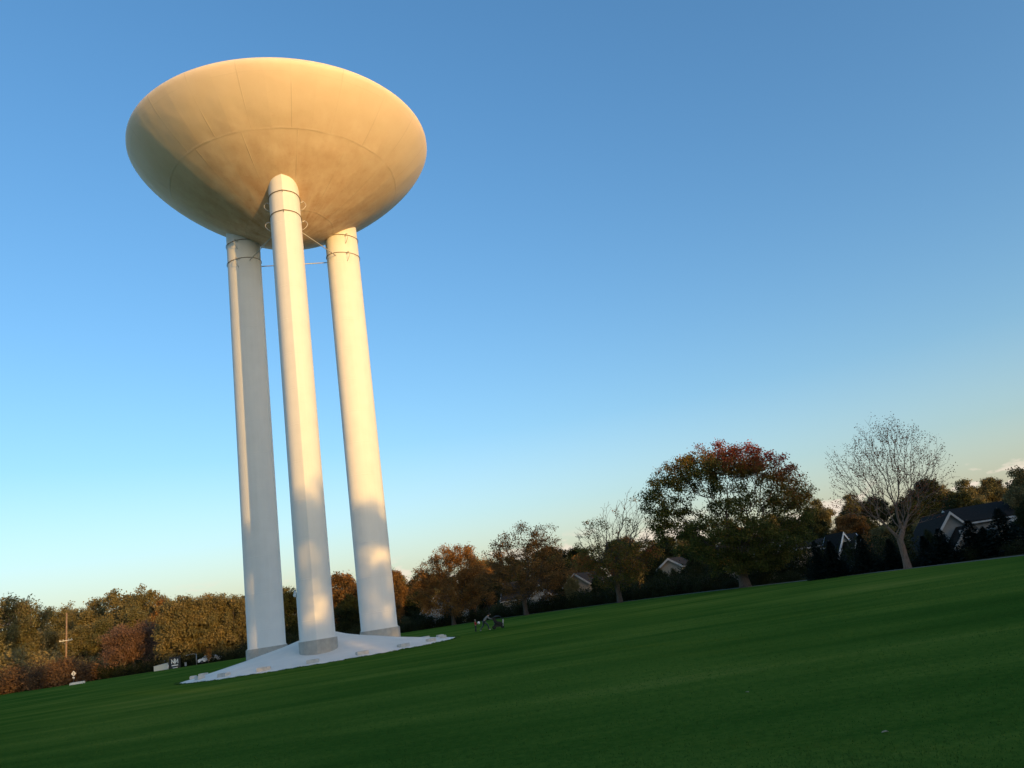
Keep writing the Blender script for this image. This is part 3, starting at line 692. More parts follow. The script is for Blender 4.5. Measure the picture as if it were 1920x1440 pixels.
# trees behind the houses on the right and behind the tower
for a in [
    ('dark1', 1790, 922, 125, 'dark dome shaped tree behind the right hand house roof', 1.3),
    ('olive2', 1902, 876, 85, 'olive green tree rising at the right edge above the roof', .8),
    ('dark2', 1914, 938, 62, 'dark leafy tree nearest the right edge before the roof', .8),
    ('dark1', 1840, 990, 66, 'small dark tree before the middle of the grey roof', .8),
    ('dark2', 1738, 990, 68, 'small dark tree just right of the bare tree trunk', .8),
    ('dark1', 1935, 930, 72, 'dark leafy tree cut by the right edge beside the roof', 1.0),
    ('rust', 1585, 962, 130, 'russet tree behind the white trimmed gables', 1.2),
    ('dense', 1655, 985, 112, 'olive tree behind the bare tree trunk', 1.2),
    ('olive3', 1720, 975, 118, 'olive brown tree between the bare tree and the right house', 1.1),
    ('dark2', 1480, 985, 120, 'dark tree low behind the right side of the maple', 1.2),
    ('dark1', 545, 1105, 168, 'dark tree seen between the left and centre tower legs', .9),
    ('rust', 640, 1072, 172, 'russet topped tree seen between the centre and right tower legs', 1.1),
    ('dark2', 655, 1112, 160, 'dark tree low between the centre and right tower legs', 1.1),
    ('rust', 738, 1066, 175, 'narrow russet tree emerging right of the right tower leg', .6),
    ('dark2', 775, 1078, 178, 'dark tree between the tower and the orange tree', .9),
    ('dark1', 905, 1075, 165, 'dark tree behind the gap between orange and rust trees', .9),
    ('dark1', 1050, 1045, 160, 'dark tree behind the right side of the rust tree', 1.0),
    ('rust', 1085, 1040, 150, 'russet tree behind the left side of the half bare tree', .9),
    ('dark2', 1225, 1010, 150, 'dark tree between the half bare tree and the maple', 1.1),
    ('dark2', 1262, 1064, 112, 'low dark tree hiding the wall of the small tan gable', .8),
    ('dark2', 1298, 1040, 113, 'dark tree covering the right half of the small tan gable', .8),
    ('olive3', 1068, 1078, 126, 'small olive tree before the left end of the sunlit tan house', .6),
    ('dark1', 1116, 1080, 124, 'low dark tree before the right end of the sunlit tan house', .8),
    ('dark1', 1286, 1062, 111, 'low dark tree close to the maple before the small tan gable', .7),
    ('dark2', 1236, 1062, 119, 'low dark tree standing left of the small tan gable', .9),
    ('dark1', 1312, 1058, 118, 'low dark tree standing right of the small tan gable', .9),
    ('dark1', 1290, 1030, 140, 'dark tree low behind the left side of the maple', 1.1),
]:
    put(a[0], a[1], a[2], a[3], a[4], 'tree', None, a[5])

# lit wood at the far left
for a in [
    ('dense', 335, 1116, 166, 'dense olive brown tree, left of three merged beside the tower', .95),
    ('dense', 388, 1112, 168, 'dense olive brown tree, middle of three merged beside the tower', .95),
    ('dense', 440, 1114, 170, 'dense olive brown tree, right of three merged against left tower leg', .95),
    ('pink', 228, 1168, 172, 'pinkish brown tree left of the dense olive trees', 1.0),
    ('pink', 268, 1160, 174, 'pinkish tree half in shade, touching the dense olive trees', .9),
    ('open', 18, 1116, 200, 'tall open tree with pale trunks at the left edge', 1.2),
    ('open', 50, 1122, 205, 'tall open tree, second from the left edge', 1.1),
    ('olive1', 100, 1140, 235, 'rounded olive tree on the skyline left of the utility pole', 1.0),
    ('olive3', 130, 1131, 250, 'dark topped tree on the skyline just above the utility pole', .9),
    ('olive2', 185, 1121, 235, 'olive tree on the skyline right of the utility pole', 1.1),
    ('olive1', 225, 1107, 225, 'tall rounded olive tree left of the highest crown', 1.1),
    ('olive3', 270, 1099, 222, 'highest crown of the left wood on the skyline', .9),
    ('rust', 303, 1120, 215, 'small golden tree beside the highest crown', .6),
    ('olive2', 60, 1160, 205, 'olive tree before the tall open trees', 1.2),
    ('olive1', 20, 1175, 195, 'pale olive tree low at the left edge', 1.2),
    ('olive3', 95, 1178, 200, 'broad olive tree left of the utility pole', 1.1),
    ('dense', 155, 1170, 205, 'greenish tree right behind the utility pole', 1.2),
    ('olive2', 195, 1160, 205, 'olive tree above the pinkish trees', 1.1),
    ('olive1', 250, 1140, 200, 'olive tree behind the pinkish trees', 1.1),
]:
    put(a[0], a[1], a[2], a[3], a[4], 'tree', None, a[5])
for i, (px, top, Y, kd, wd, lab) in enumerate([
    (5, 1200, 185, 'yellowbrush', 1.1, 'pale yellow shrub at the very left edge'),
    (70, 1212, 183, 'yellowbrush', 1.2, 'pale yellow shrub left of the utility pole'),
    (165, 1222, 184, 'yellowbrush', 1.1, 'pale shrub right of the utility pole'),
    (40, 1240, 176, 'brush', 1.2, 'red brown shrub, leftmost along the lawn'),
    (98, 1230, 168, 'brush', 1.0, 'red brown shrub left of the diamond sign'),
    (132, 1228, 167, 'brush', 1.1, 'red brown shrub behind the diamond sign'),
    (165, 1240, 174, 'brush', 1.1, 'red brown shrub right of the diamond sign'),
    (195, 1250, 172, 'brush', .8, 'low red brown shrub under the pinkish tree')]):
    put(kd, px, top, Y, lab, 'shrub', None, wd)
# under-storey that closes the wood behind the lawn at the left
for j, (x, y) in enumerate(along([(-30, 156), (-60, 160), (-80, 168), (-97, 173), (-130, 198), (-165, 215)], 4.2, -2)):
    place('hedge' if j % 2 else 'hedge2', x, y, 2.2 + rnd.random() * 1.2, 'dark undergrowth shrub at the foot of the left wood', 'shrub', 'undergrowth at the foot of the left wood', rnd.random() * 6, 1.1)

# wood on the low hill behind everything
far_kinds = ['olive1', 'olive2', 'olive3', 'dark1', 'rust', 'olive3', 'dark2']
def far_wood():
    for row, (Y, n, hh) in enumerate(((195, 30, 10.5), (228, 30, 12.5), (262, 30, 13.5))):
        for i in range(n):
            u = (i + .5 + rnd.uniform(-.35, .35)) / n; x = Y * (-.80 + 1.48 * u)
            if row == 0 and x < -55: continue
            if abs(x / Y + .24) < .02 and row < 1: continue
            right = x > -20
            kd = rnd.choice(['dark1', 'dark2', 'rust', 'dark1', 'olive2'] if right else far_kinds)
            place(kd, x, Y + rnd.uniform(-9, 9), hh * rnd.uniform(.8, 1.12), 'autumn tree in the far wood on the skyline' if right else 'olive or russet tree in the far left wood', 'tree',
                  'trees of the far wood on the skyline' if right else 'trees of the far left wood', rnd.random() * 6.28, 1.15)
far_wood()

# tall trees behind the photographer: they put the lawn and the feet of the tower in shade
U = Vector((-SUN_H.x, -SUN_H.y)); V_ = Vector((-U.y * -1, 0))
V_ = Vector((U.y, -U.x))
def shade_row():
    for row, off in enumerate((0, -9)):
        w = -75 + row * 5
        while w < 125:
            if row == 1 and 8 < w < 46: w += 15; continue
            H = 24.0 if w < 46 else 24.8
            d = -57.7 + off + rnd.uniform(-1.5, 1.5); p = U * d + V_ * (w + rnd.uniform(-1, 1))
            place('shade', p.x, p.y, (H + rnd.uniform(-.5, .5) + (0 if row == 0 else -.6)), 'tall dense tree in the row behind the photographer', 'tree', 'tall trees behind the photographer', rnd.random() * 6.28, 1.0)
            w += 7.6 if row == 0 else 15
    w = -75  # shrub row added out of view, stops low sun leaking onto the lawn
    while w < 125:
        p = U * (-55.5 + rnd.uniform(-1, 1)) + V_ * w
        place('hedge2' if int(w) % 2 else 'hedge', p.x, p.y, 5.5 + rnd.random(), 'tall unseen shrub added under the rear trees to block low sun', 'shrub', 'unseen shrubs added to block low sun', rnd.random() * 6, 1.25)
        w += 3.1
shade_row()

# ------------------------------------------------------------------ houses
M_SIDING = plain('pale_siding', (.42, .39, .335), .8, var=.06, scale=4); M_BEIGE = plain('beige_siding', (.36, .29, .21), .8, var=.06, scale=4); M_GREYS = plain('grey_siding', (.24, .225, .20), .8, var=.06, scale=4)
M_ROOF = plain('roof_shingle', (.026, .022, .019), .95, var=.35, scale=8, bump=.4, spec=.05); M_ROOFB = plain('roof_shingle_brown', (.060, .045, .036), .95, var=.35, scale=8, bump=.4, spec=.05)
M_GLASS = plain('window_glass', (.03, .04, .05), .08, var=.02, spec=.9)
HOUSE_TRIM = [M_TRIM]
def gable_volume(parent, c, w, d, eave, ridge, rz, wall, roof, windows=True):
    "gable faces local -y and +y; ridge along local y"
    Mx = Matrix.Translation((c[0], c[1], 0)) @ Matrix.Rotation(rz, 4, 'Z')
    def T(vs): return [Mx @ Vector(v) for v in vs]
    a, b = w / 2, d / 2; sl = (ridge - eave) / a
    m = MB(); m.add(T([(-a, -b, 0), (a, -b, 0), (a, -b, eave), (0, -b, ridge), (-a, -b, eave), (-a, b, 0), (a, b, 0), (a, b, eave), (0, b, ridge), (-a, b, eave)]),
                    [(0, 1, 2, 3, 4), (6, 5, 9, 8, 7), (1, 6, 7, 2), (5, 0, 4, 9)]); m.build('wall', wall, parent)
    ov, th = .35, .16; r = MB()
    for sg in (-1, 1):
        x0, z0 = sg * (a + ov), eave - ov * sl; 
        vs = [(0, -b - ov, ridge + .02), (x0, -b - ov, z0 + .02), (x0, b + ov, z0 + .02), (0, b + ov, ridge + .02)]
        vs += [(x, y, z + th) for x, y, z in vs]
        r.add(T(vs), [(0, 1, 2, 3), (7, 6, 5, 4), (0, 4, 5, 1), (1, 5, 6, 2), (2, 6, 7, 3)])
    r.build('roof', roof, parent)
    for yy in (-1, 1):
        g = MB(); y0, y1 = yy * (b + ov + .003), yy * (b + ov + .06)
        for sg in (-1, 1):
            x0, z0 = sg * (a + ov), eave - ov * sl; hgt = .34
            vs = [(0, y0, ridge + th - hgt), (x0, y0, z0 + th - hgt), (x0, y0, z0 + th), (0, y0, ridge + th)]; vs += [(x, y1, z) for x, _, z in vs]
            g.add(T(vs), [(0, 1, 2, 3), (7, 6, 5, 4), (0, 4, 5, 1), (1, 5, 6, 2), (2, 6, 7, 3), (3, 7, 4, 0)])
        g.build('gable_trim', HOUSE_TRIM[0], parent)
    gt = MB()
    for sg in (-1, 1): gt.add(T([(sg * (a + ov), -b - ov, eave - ov * sl - .12), (sg * (a + ov + .1), -b - ov, eave - ov * sl - .12), (sg * (a + ov + .1), b + ov, eave - ov * sl - .12), (sg * (a + ov), b + ov, eave - ov * sl - .12),
                              (sg * (a + ov), -b - ov, eave - ov * sl + .05), (sg * (a + ov + .1), -b - ov, eave - ov * sl + .05), (sg * (a + ov + .1), b + ov, eave - ov * sl + .05), (sg * (a + ov), b + ov, eave - ov * sl + .05)]),
                            [(0, 3, 2, 1), (4, 5, 6, 7), (0, 1, 5, 4), (1, 2, 6, 5), (2, 3, 7, 6), (3, 0, 4, 7)])
    gt.build('gutter', M_TRIM, parent)
    if windows:
        spots = [(x, z) for x in ((-w * .25, w * .25) if w > 5 else (0,)) for z in ((1.5, 4.2) if eave > 4.5 else (1.5,))]
        for x, z in spots:
            f = MB()
            for cx, cz, sx, sz in ((0, .75, 1.3, .12), (0, -.75, 1.4, .14), (-.6, 0, .11, 1.4), (.6, 0, .11, 1.4), (0, 0, 1.1, .06)):
                q = Mx @ Vector((x + cx, -b - .04, z + cz)); f.box(q, (sx, .1, sz), rz)
            fo = f.build('window', M_TRIM, parent)
            gl = MB(); gl.box(Mx @ Vector((x, -b - .012, z)), (1.1, .02, 1.4), rz); gl.build('pane', M_GLASS, fo)
    return Mx

def house(label, px, Y, vols, rz0=0):
    x = at(px, 1080, Y).x; h = thing('house', label, 'house', (x, Y, 0), rz0)
    for v in vols: gable_volume(h, *v)
    return h
zA = top_h(1782, 962, 84)
house('grey roofed house at the right with large white trimmed gable', 1826, 88, [((-2.2, -2, 0), 6.2, 8, zA - 3.6, zA, .22, M_GREYS, M_ROOF), ((-.9, -6.6, 0), 4.2, 3, zA - 4.2, zA - 1.7, .22, M_SIDING, M_ROOF),
      ((6.0, 2.5, 0), 10, 13, 3.0, top_h(1870, 945, 92), math.pi / 2 + .1, M_GREYS, M_ROOF), ((4.3, -3.4, 0), 3.6, 3, 2.1, top_h(1830, 985, 84), .1, M_SIDING, M_ROOF), ((8.3, -3.2, 0), 3.2, 3, 2.1, 3.3, .1, M_SIDING, M_ROOF)], -.35)
HOUSE_TRIM[0] = M_WHITE
zB = top_h(1554, 1005, 98)
house('beige walled house with two small white gables behind conifers', 1540, 100, [((.3, 2.5, 0), 7.5, 9.5, 2.9, zB - .2, math.pi / 2, M_GREYS, M_ROOF), ((2.6, -2.2, 0), 3.0, 3, zB - 2.6, zB, .55, M_SIDING, M_ROOF), ((3.6, -4.0, 0), 2.6, 3, zB - 3.6, zB - 1.2, .55, M_SIDING, M_ROOF),
      ((-3.2, -1.5, 0), 5.4, 6, 3.3, top_h(1493, 1012, 98), -.5, M_BEIGE, M_ROOF)], -.3)
HOUSE_TRIM[0] = M_TRIM
house('small tan gabled house glimpsed left of the maple trunk', 1272, 128, [((0, 0, 0), 3.8, 6, top_h(1266, 1046, 125) - 1.25, top_h(1266, 1046, 125), -.5, M_BEIGE, M_ROOFB, False)], 0)
house('tan house with sunlit gable under the half bare tree', 1098, 138, [((0, 0, 0), 4.6, 8, top_h(1092, 1074, 134) - 1.7, top_h(1092, 1074, 134), -.5, M_BEIGE, M_ROOFB)], 0)
house('pale house behind the airy rust tree', 985, 160, [((0, 0, 0), 8, 9, 3.0, 6.2, math.pi / 2 - .2, M_SIDING, M_ROOFB), ((3, -4.5, 0), 4, 3, 2.9, 4.8, -.3, M_SIDING, M_ROOFB)], 0)
house('pale house with white framed window under the orange tree', 828, 168, [((0, 0, 0), 7, 9, 3.2, 6.0, -.25, M_SIDING, M_ROOFB)], 0)
house('tan house behind the maple trunk', 1425, 112, [((0, 0, 0), 7, 9, 2.9, 5.6, math.pi / 2 - .3, M_BEIGE, M_ROOFB)], 0)

# ------------------------------------------------------------------ far left roadside things
M_POLE = plain('weathered_pole', (.30, .19, .11), .9, var=.2, scale=3); M_SIGNW = plain('sign_white', (.70, .70, .67), .6, var=.03); M_BOARD = plain('dark_board', (.015, .014, .016), .5, var=.1); M_STEEL = plain('grey_steel', (.28, .30, .31), .5, .5, var=.05)
M_PANEL = plain('cream_panel', (.72, .68, .55), .7, var=.04)
Yp = 172.; b0 = at(124, 1250, Yp); zt = top_h(133, 1148, Yp); zc_ = top_h(131, 1200, Yp)
up_ = thing('utility_pole', 'tall brown utility pole with one crossarm before the left wood', 'utility pole', (b0.x, Yp, 0))
m = MB(); m.tube([(0, 0, -.1), (0, 0, zt * .5), (0, 0, zt)], [.22, .19, .15], 10); m.build('pole', M_POLE, up_)
m = MB(); m.box((0, -.2, zc_), (2.9, .14, .16)); ca = m.build('crossarm', M_PANEL, up_)
for x in (-1.3, -.6, .6, 1.3):
    m = MB(); m.lathe([(.01, 0), (.05, 0), (.05, .1), (.08, .12), (.05, .18), (.07, .22), (.02, .26)], 8, (x, -.2, zc_ + .08)); m.build('insulator', M_SIGNW, ca)
m = MB(); m.tube([(-.9, -.28, zc_), (0, -.2, zc_ - .8)], .03, 5); m.tube([(.9, -.28, zc_), (0, -.2, zc_ - .8)], .03, 5); m.build('brace', M_STEEL, up_)

Yd = 163.; b = at(138, 1263, Yd)
ds = thing('road_sign', 'pale diamond road sign with small plaque below', 'road sign', (b.x, Yd, 0))
m = MB(); m.tube([(0, .05, 0), (0, .05, b.z + .6)], .04, 6); m.build('post', M_STEEL, ds)
m = MB(); m.box((0, 0, b.z), (.78, .02, .78), 0, 0, math.pi / 4); dpl = m.build('plate', M_SIGNW, ds)
m = MB(); m.box((.02, -.014, b.z), (.08, .006, .62)); m.build('mark', M_BOARD, dpl)
m = MB(); m.box((0, 0, b.z - .82), (.5, .02, .26)); m.build('plaque', M_SIGNW, ds)

def sign_board():
    Y = 158.; q = at(328, 1244, Y); w = 2.3
    s = thing('notice_board', 'dark board sign with white angular emblem and white lines', 'sign', (q.x, Y, 0))
    for sx in (-1, 1):
        m = MB(); m.box((sx * w * .45, .12, 1.2), (.12, .12, 2.4)); m.build('post', M_BOARD, s)
    m = MB(); m.box((0, 0, q.z + .1), (w, .1, 2.3)); bo = m.build('board', M_BOARD, s)
    z = q.z + .35; e = MB()
    def strip(pts, t=.15):
        for (x1, z1), (x2, z2) in zip(pts, pts[1:]):
            L = math.hypot(x2 - x1, z2 - z1); e.box(((x1 + x2) / 2, -.06 - .002 * (len(e.v) % 5), z + (z1 + z2) / 2), (L + t * .6, .02, t), 0, 0, -math.atan2(z2 - z1, x2 - x1))
    strip([(-.62, -.35), (-.62, .42), (-.14, -.28), (-.14, .42)]); strip([(.14, .42), (.14, -.28), (.62, .42), (.62, -.35)]); strip([(0, -.5), (0, .6)], .1)
    e.build('emblem', M_SIGNW, bo)
    e = MB(); e.box((0, -.06, q.z - .34), (1.3, .02, .22)); e.box((.05, -.06, q.z - .78), (.95, .02, .12)); e.build('text_bar', M_SIGNW, bo)
sign_board()
Yw = 160.; q = at(301, 1252, Yw)
lw_ = thing('low_wall_panel', 'low cream wall panel left of the dark emblem sign', 'low wall', (q.x, Yw, 0), -.15)
m = MB(); m.add([(-1.5, 0, 0), (1.5, 0, 0), (1.5, 0, 1.15), (-1.5, 0, .85), (-1.5, .3, 0), (1.5, .3, 0), (1.5, .3, 1.15), (-1.5, .3, .85)], [(0, 1, 2, 3), (5, 4, 7, 6), (1, 5, 6, 2), (4, 0, 3, 7), (3, 2, 6, 7), (0, 4, 5, 1)]); m.build('panel', M_PANEL, lw_)
m = MB(); m.box((-.0, .15, 1.06), (3.1, .4, .08), 0, 0, -.0997); m.build('coping', M_SIGNW, lw_)
def lamp_post(px, Y, top, label, arm):
    q = at(px, top, Y); s = thing('street_lamp', label, 'street lamp', (q.x, Y, 0))
    m = MB(); m.tube([(0, 0, 0), (0, 0, q.z)], [.1, .06], 8); m.build('post', M_STEEL, s)
    m = MB(); m.tube([(0, 0, q.z - .05), (-arm * .6, 0, q.z + .12), (-arm, 0, q.z + .05)], .035, 6); m.build('arm', M_STEEL, s)
    m = MB(); m.box((-arm - .2, 0, q.z + .02), (.5, .2, .1)); m.build('lamp_head', M_STEEL, s)
lamp_post(368, 158, 1226, 'grey street lamp with a short arm before dense olive trees', 1.6)
def little_sign(px, Y, py, label, round_=False):
    q = at(px, py, Y); s = thing('small_sign', label, 'sign', (q.x, Y, 0))
    m = MB(); m.tube([(0, .05, 0), (0, .05, q.z + .3)], .035, 6); m.build('post', M_STEEL, s)
    m = MB()
    if round_: m.prism([(.36 * math.cos(a * math.pi / 4 + .39), .36 * math.sin(a * math.pi / 4 + .39)) for a in range(8)], -.01, .01); o = m.build('plate', M_STEEL, s); o.rotation_euler = (math.pi / 2, 0, 0); o.location = (0, 0, q.z)
    else: m.box((0, 0, q.z + .16), (.42, .02, .3)); m.box((0, .0, q.z - .2), (.42, .02, .34)); m.build('plate', M_STEEL, s)
little_sign(348, 158, 1245, 'small grey two part sign between emblem board and street lamp')
little_sign(308, 166, 1241, 'grey octagonal sign standing behind the low cream wall', True)
def bollard(px, Y, top):
    q = at(px, top, Y); s = MB(); s.tube([(0, 0, 0), (0, 0, q.z - .05), (0, 0, q.z)], [.11, .11, .05], 8); o = s.build('bollard', M_SIGNW); o.location = (q.x, Y, 0); tag(o, 'slim white post between low cream wall and emblem board', 'post')
bollard(315, 158, 1246)

def car():
    Y = 161.; q = at(394, 1243, Y); c = thing('parked_car', 'white parked car behind a small orange tree stump', 'car', (q.x, Y, 0), .12)
    paint = plain('white_car_paint', (.75, .75, .74), .3, var=.02)
    prof = [(-2.1, .35), (-2.15, .75), (-1.95, .95), (-1.35, 1.02), (-.75, 1.45), (.75, 1.48), (1.45, 1.02), (2.05, .92), (2.15, .6), (2.1, .35)]
    m = MB(); n = len(prof); vs = []
    for y, k in ((-.85, 0), (-.72, 1), (.72, 1), (.85, 0)):
        vs += [(x, y * (.86 if z > 1.1 else 1), z) for x, z in prof]
    fs = [(r * n + i, r * n + (i + 1) % n, (r + 1) * n + (i + 1) % n, (r + 1) * n + i) for r in range(3) for i in range(n)] + [tuple(range(n))[::-1], tuple(range(3 * n, 4 * n))]
    m.add(vs, fs); m.build('body', paint, c)
    for x0, x1 in ((-1.15, -.08), (.05, 1.15)):
        w = MB(); w.add([(x0 - .05, -.862, 1.05), (x1, -.862, 1.05), (x1 - .1, -.742, 1.4), (x0 + .35 if x0 < 0 else x0, -.742, 1.4)], [(0, 1, 2, 3)]); w.build('side_window', M_GLASS, c)
    for x in (-1.35, 1.35):
        for y in (-.78, .78):
            w = MB(); pr_ = [(.1, -.1), (.31, -.1), (.33, -.05), (.33, .05), (.31, .1), (.1, .1)]; w.lathe(pr_, 16)
            o = w.build('wheel', M_BOARD, c); o.location = (x, y, .33); o.rotation_euler = (math.pi / 2, 0, 0)
            h = MB(); h.lathe([(.01, -.08), (.2, -.08), (.2, .08), (.01, .08)], 12); h.build('rim', M_STEEL, o)
    for x, nm in ((-2.14, 'headlight'), (2.12, 'tail_light')):
        for y in (-.6, .6):
            l = MB(); l.box((x, y, .72), (.08, .3, .14)); l.build(nm, M_SIGNW if nm == 'headlight' else plain('red_lens', (.3, .02, .02), .3), c)
car()
q = at(391, 1237, 156.)
rs_ = np.random.default_rng(77)
make_tree('small_orange_tree', 'small slender orange tree in front of the white car', 'tree', (q.x, 156, 0), 78, [((0, 0, 1.5), (.5, .5, .8)), ((0, 0, 2.1), (.35, .35, .6))], 60, .5, .06, .012, .6,
          dict(per=20, size=.16, spread=(.14, .14, .16), mat=P_RUST, tint=lambda c, cl: .75 + .1 * cl), BARK)
q = at(145, 1281, 150.)
m = MB(); m.box((0, 0, .18), (2.6, .7, .34)); m.box((0, 0, .38), (2.5, .6, .07)); o = m.build('concrete_slab', M_CONC); o.location = (q.x, 150, 0); tag(o, 'low pale concrete slab on the grass under the diamond sign', 'slab')

# ------------------------------------------------------------------ people
def skin(name, pts, edges, mat, parent, sub=1):
    "pts: {key: ((x,y,z), r)}; one continuous surface grown on a skeleton"
    ks = list(pts); me = bpy.data.meshes.new(name)
    me.from_pydata([pts[k][0] for k in ks], [(ks.index(a), ks.index(b)) for a, b in edges], [])
    o = bpy.data.objects.new(name, me); col.objects.link(o)
    md = o.modifiers.new('skin', 'SKIN'); md.use_smooth_shade = True
    for i, k in enumerate(ks):
        v = me.skin_vertices[0].data[i]; r = pts[k][1]; v.radius = (r, r) if not hasattr(r, '__len__') else r; v.use_root = (i == 0)
    s = o.modifiers.new('sub', 'SUBSURF'); s.levels = sub; s.render_levels = sub
    dg = bpy.context.evaluated_depsgraph_get(); dg.update()
    nm = bpy.data.meshes.new_from_object(o.evaluated_get(dg)); bpy.data.objects.remove(o)
    nm.materials.clear(); nm.materials.append(mat); nm.polygons.foreach_set('use_smooth', [True] * len(nm.polygons))
    return link(name, nm, parent)
SKIN = plain('skin', (.45, .28, .20), .6, var=.05)
def hand(P, Ed, key, wrist, fwd, side, s):
    "palm and five unequal fingers, slightly curled"
    w = Vector(wrist); f = Vector(fwd).normalized(); sd = Vector(side).normalized(); dn = f.cross(sd).normalized()
    P[key + 'palm'] = (tuple(w + f * .05 * s), (.030 * s, .018 * s)); Ed.append((key, key + 'palm'))
    for j, (o, L) in enumerate(((-.03, .075), (-.01, .085), (.011, .08), (.03, .062))):
        a = w + f * .095 * s + sd * o * s; b = a + f * L * .5 * s + dn * .012 * s; c = b + f * L * .35 * s + dn * .035 * s
        P[f'{key}f{j}a'] = (tuple(a), .010 * s); P[f'{key}f{j}b'] = (tuple(b), .009 * s); P[f'{key}f{j}c'] = (tuple(c), .008 * s)
        Ed += [(key + 'palm', f'{key}f{j}a'), (f'{key}f{j}a', f'{key}f{j}b'), (f'{key}f{j}b', f'{key}f{j}c')]
    a = w + f * .04 * s - sd * .04 * s; b = a + f * .035 * s - sd * .025 * s
    P[key + 'ta'] = (tuple(a), .011 * s); P[key + 'tb'] = (tuple(b), .009 * s); Ed += [(key + 'palm', key + 'ta'), (key + 'ta', key + 'tb')]
def person(label, loc, rz, J, s, shirt, trousers, shoe, hairm, coat=False):
    "J: joints in metres in the figure's own frame (x = forward)"
    root = thing('person', label, 'person', loc, rz)
    P = {}; Ed = []
    rad = dict(pelvis=.125, waist=.115, chest=.135, neck0=.07, neck=.05, jaw=.065, head=.095, crown=.08, shL=.06, elL=.043, wrL=.028, shR=.06, elR=.043, wrR=.028,
               hipL=.09, knL=.06, anL=.04, toL=.032, hipR=.09, knR=.06, anR=.04, toR=.032)
    for k, v in J.items(): P[k] = (tuple(Vector(v) * s), rad[k] * s)
    Ed = [('pelvis', 'waist'), ('waist', 'chest'), ('chest', 'neck0'), ('neck0', 'neck'), ('neck', 'jaw'), ('jaw', 'head'), ('head', 'crown'), ('chest', 'shL'), ('shL', 'elL'), ('elL', 'wrL'), ('chest', 'shR'), ('shR', 'elR'), ('elR', 'wrR'),
          ('pelvis', 'hipL'), ('hipL', 'knL'), ('knL', 'anL'), ('anL', 'toL'), ('pelvis', 'hipR'), ('hipR', 'knR'), ('knR', 'anR'), ('anR', 'toR')]
    for k in ('wrL', 'wrR'):
        e = 'el' + k[2]; f = Vector(J[k]) - Vector(J[e]); hand(P, Ed, k, Vector(J[k]) * s, f, (0, 1 if k[2] == 'L' else -1, .2), s)
    skin('body', P, Ed, SKIN, root)
    def sub(keys, infl, name, mat):
        Q = {k: (P[k][0], P[k][1] + infl * s) for k in keys}
        skin(name, Q, [e for e in Ed if e[0] in keys and e[1] in keys], mat, root)
    sub(['pelvis', 'waist', 'chest', 'neck0', 'shL', 'elL', 'wrL', 'shR', 'elR', 'wrR'] + (['hipL', 'hipR'] if coat else []), .045 if coat else .022, 'coat' if coat else 'shirt', shirt)
    sub(['pelvis', 'hipL', 'knL', 'anL', 'hipR', 'knR', 'anR'], .019, 'trousers', trousers)
    for k in 'LR': sub(['an' + k, 'to' + k], .014, 'shoe', shoe)
    h = Vector(J['head']) * s; fw = (Vector(J['head']) - Vector(J['neck'])).normalized()
    face = Vector((1, 0, -.15)).normalized()
    m = MB(); m.ball(h + Vector((-.02, 0, .03)) * s, .115 * s, 12, (1.05, .95, 1.05)); m.build('hair', hairm, root)
    m = MB(); m.tube([h + face * .09 * s + Vector((0, 0, .01)) * s, h + face * .13 * s + Vector((0, 0, -.03)) * s], [.012 * s, .02 * s], 6); m.build('nose', SKIN, root)
    for sg in (-1, 1):
        m = MB(); m.ball(h + face * .095 * s + Vector((0, sg * .035, .02)) * s, .016 * s, 8); m.build('eye', M_SIGNW, root)
        m = MB(); m.ball(h + Vector((-.01, sg * .1, -.01)) * s, .03 * s, 8, (.7, .4, 1.1)); m.build('ear', SKIN, root)
    m = MB(); m.box(h + face * .098 * s + Vector((0, 0, -.06)) * s, (.012 * s, .05 * s, .012 * s)); m.build('mouth', plain('lips', (.35, .12, .10), .6), root)
    return root
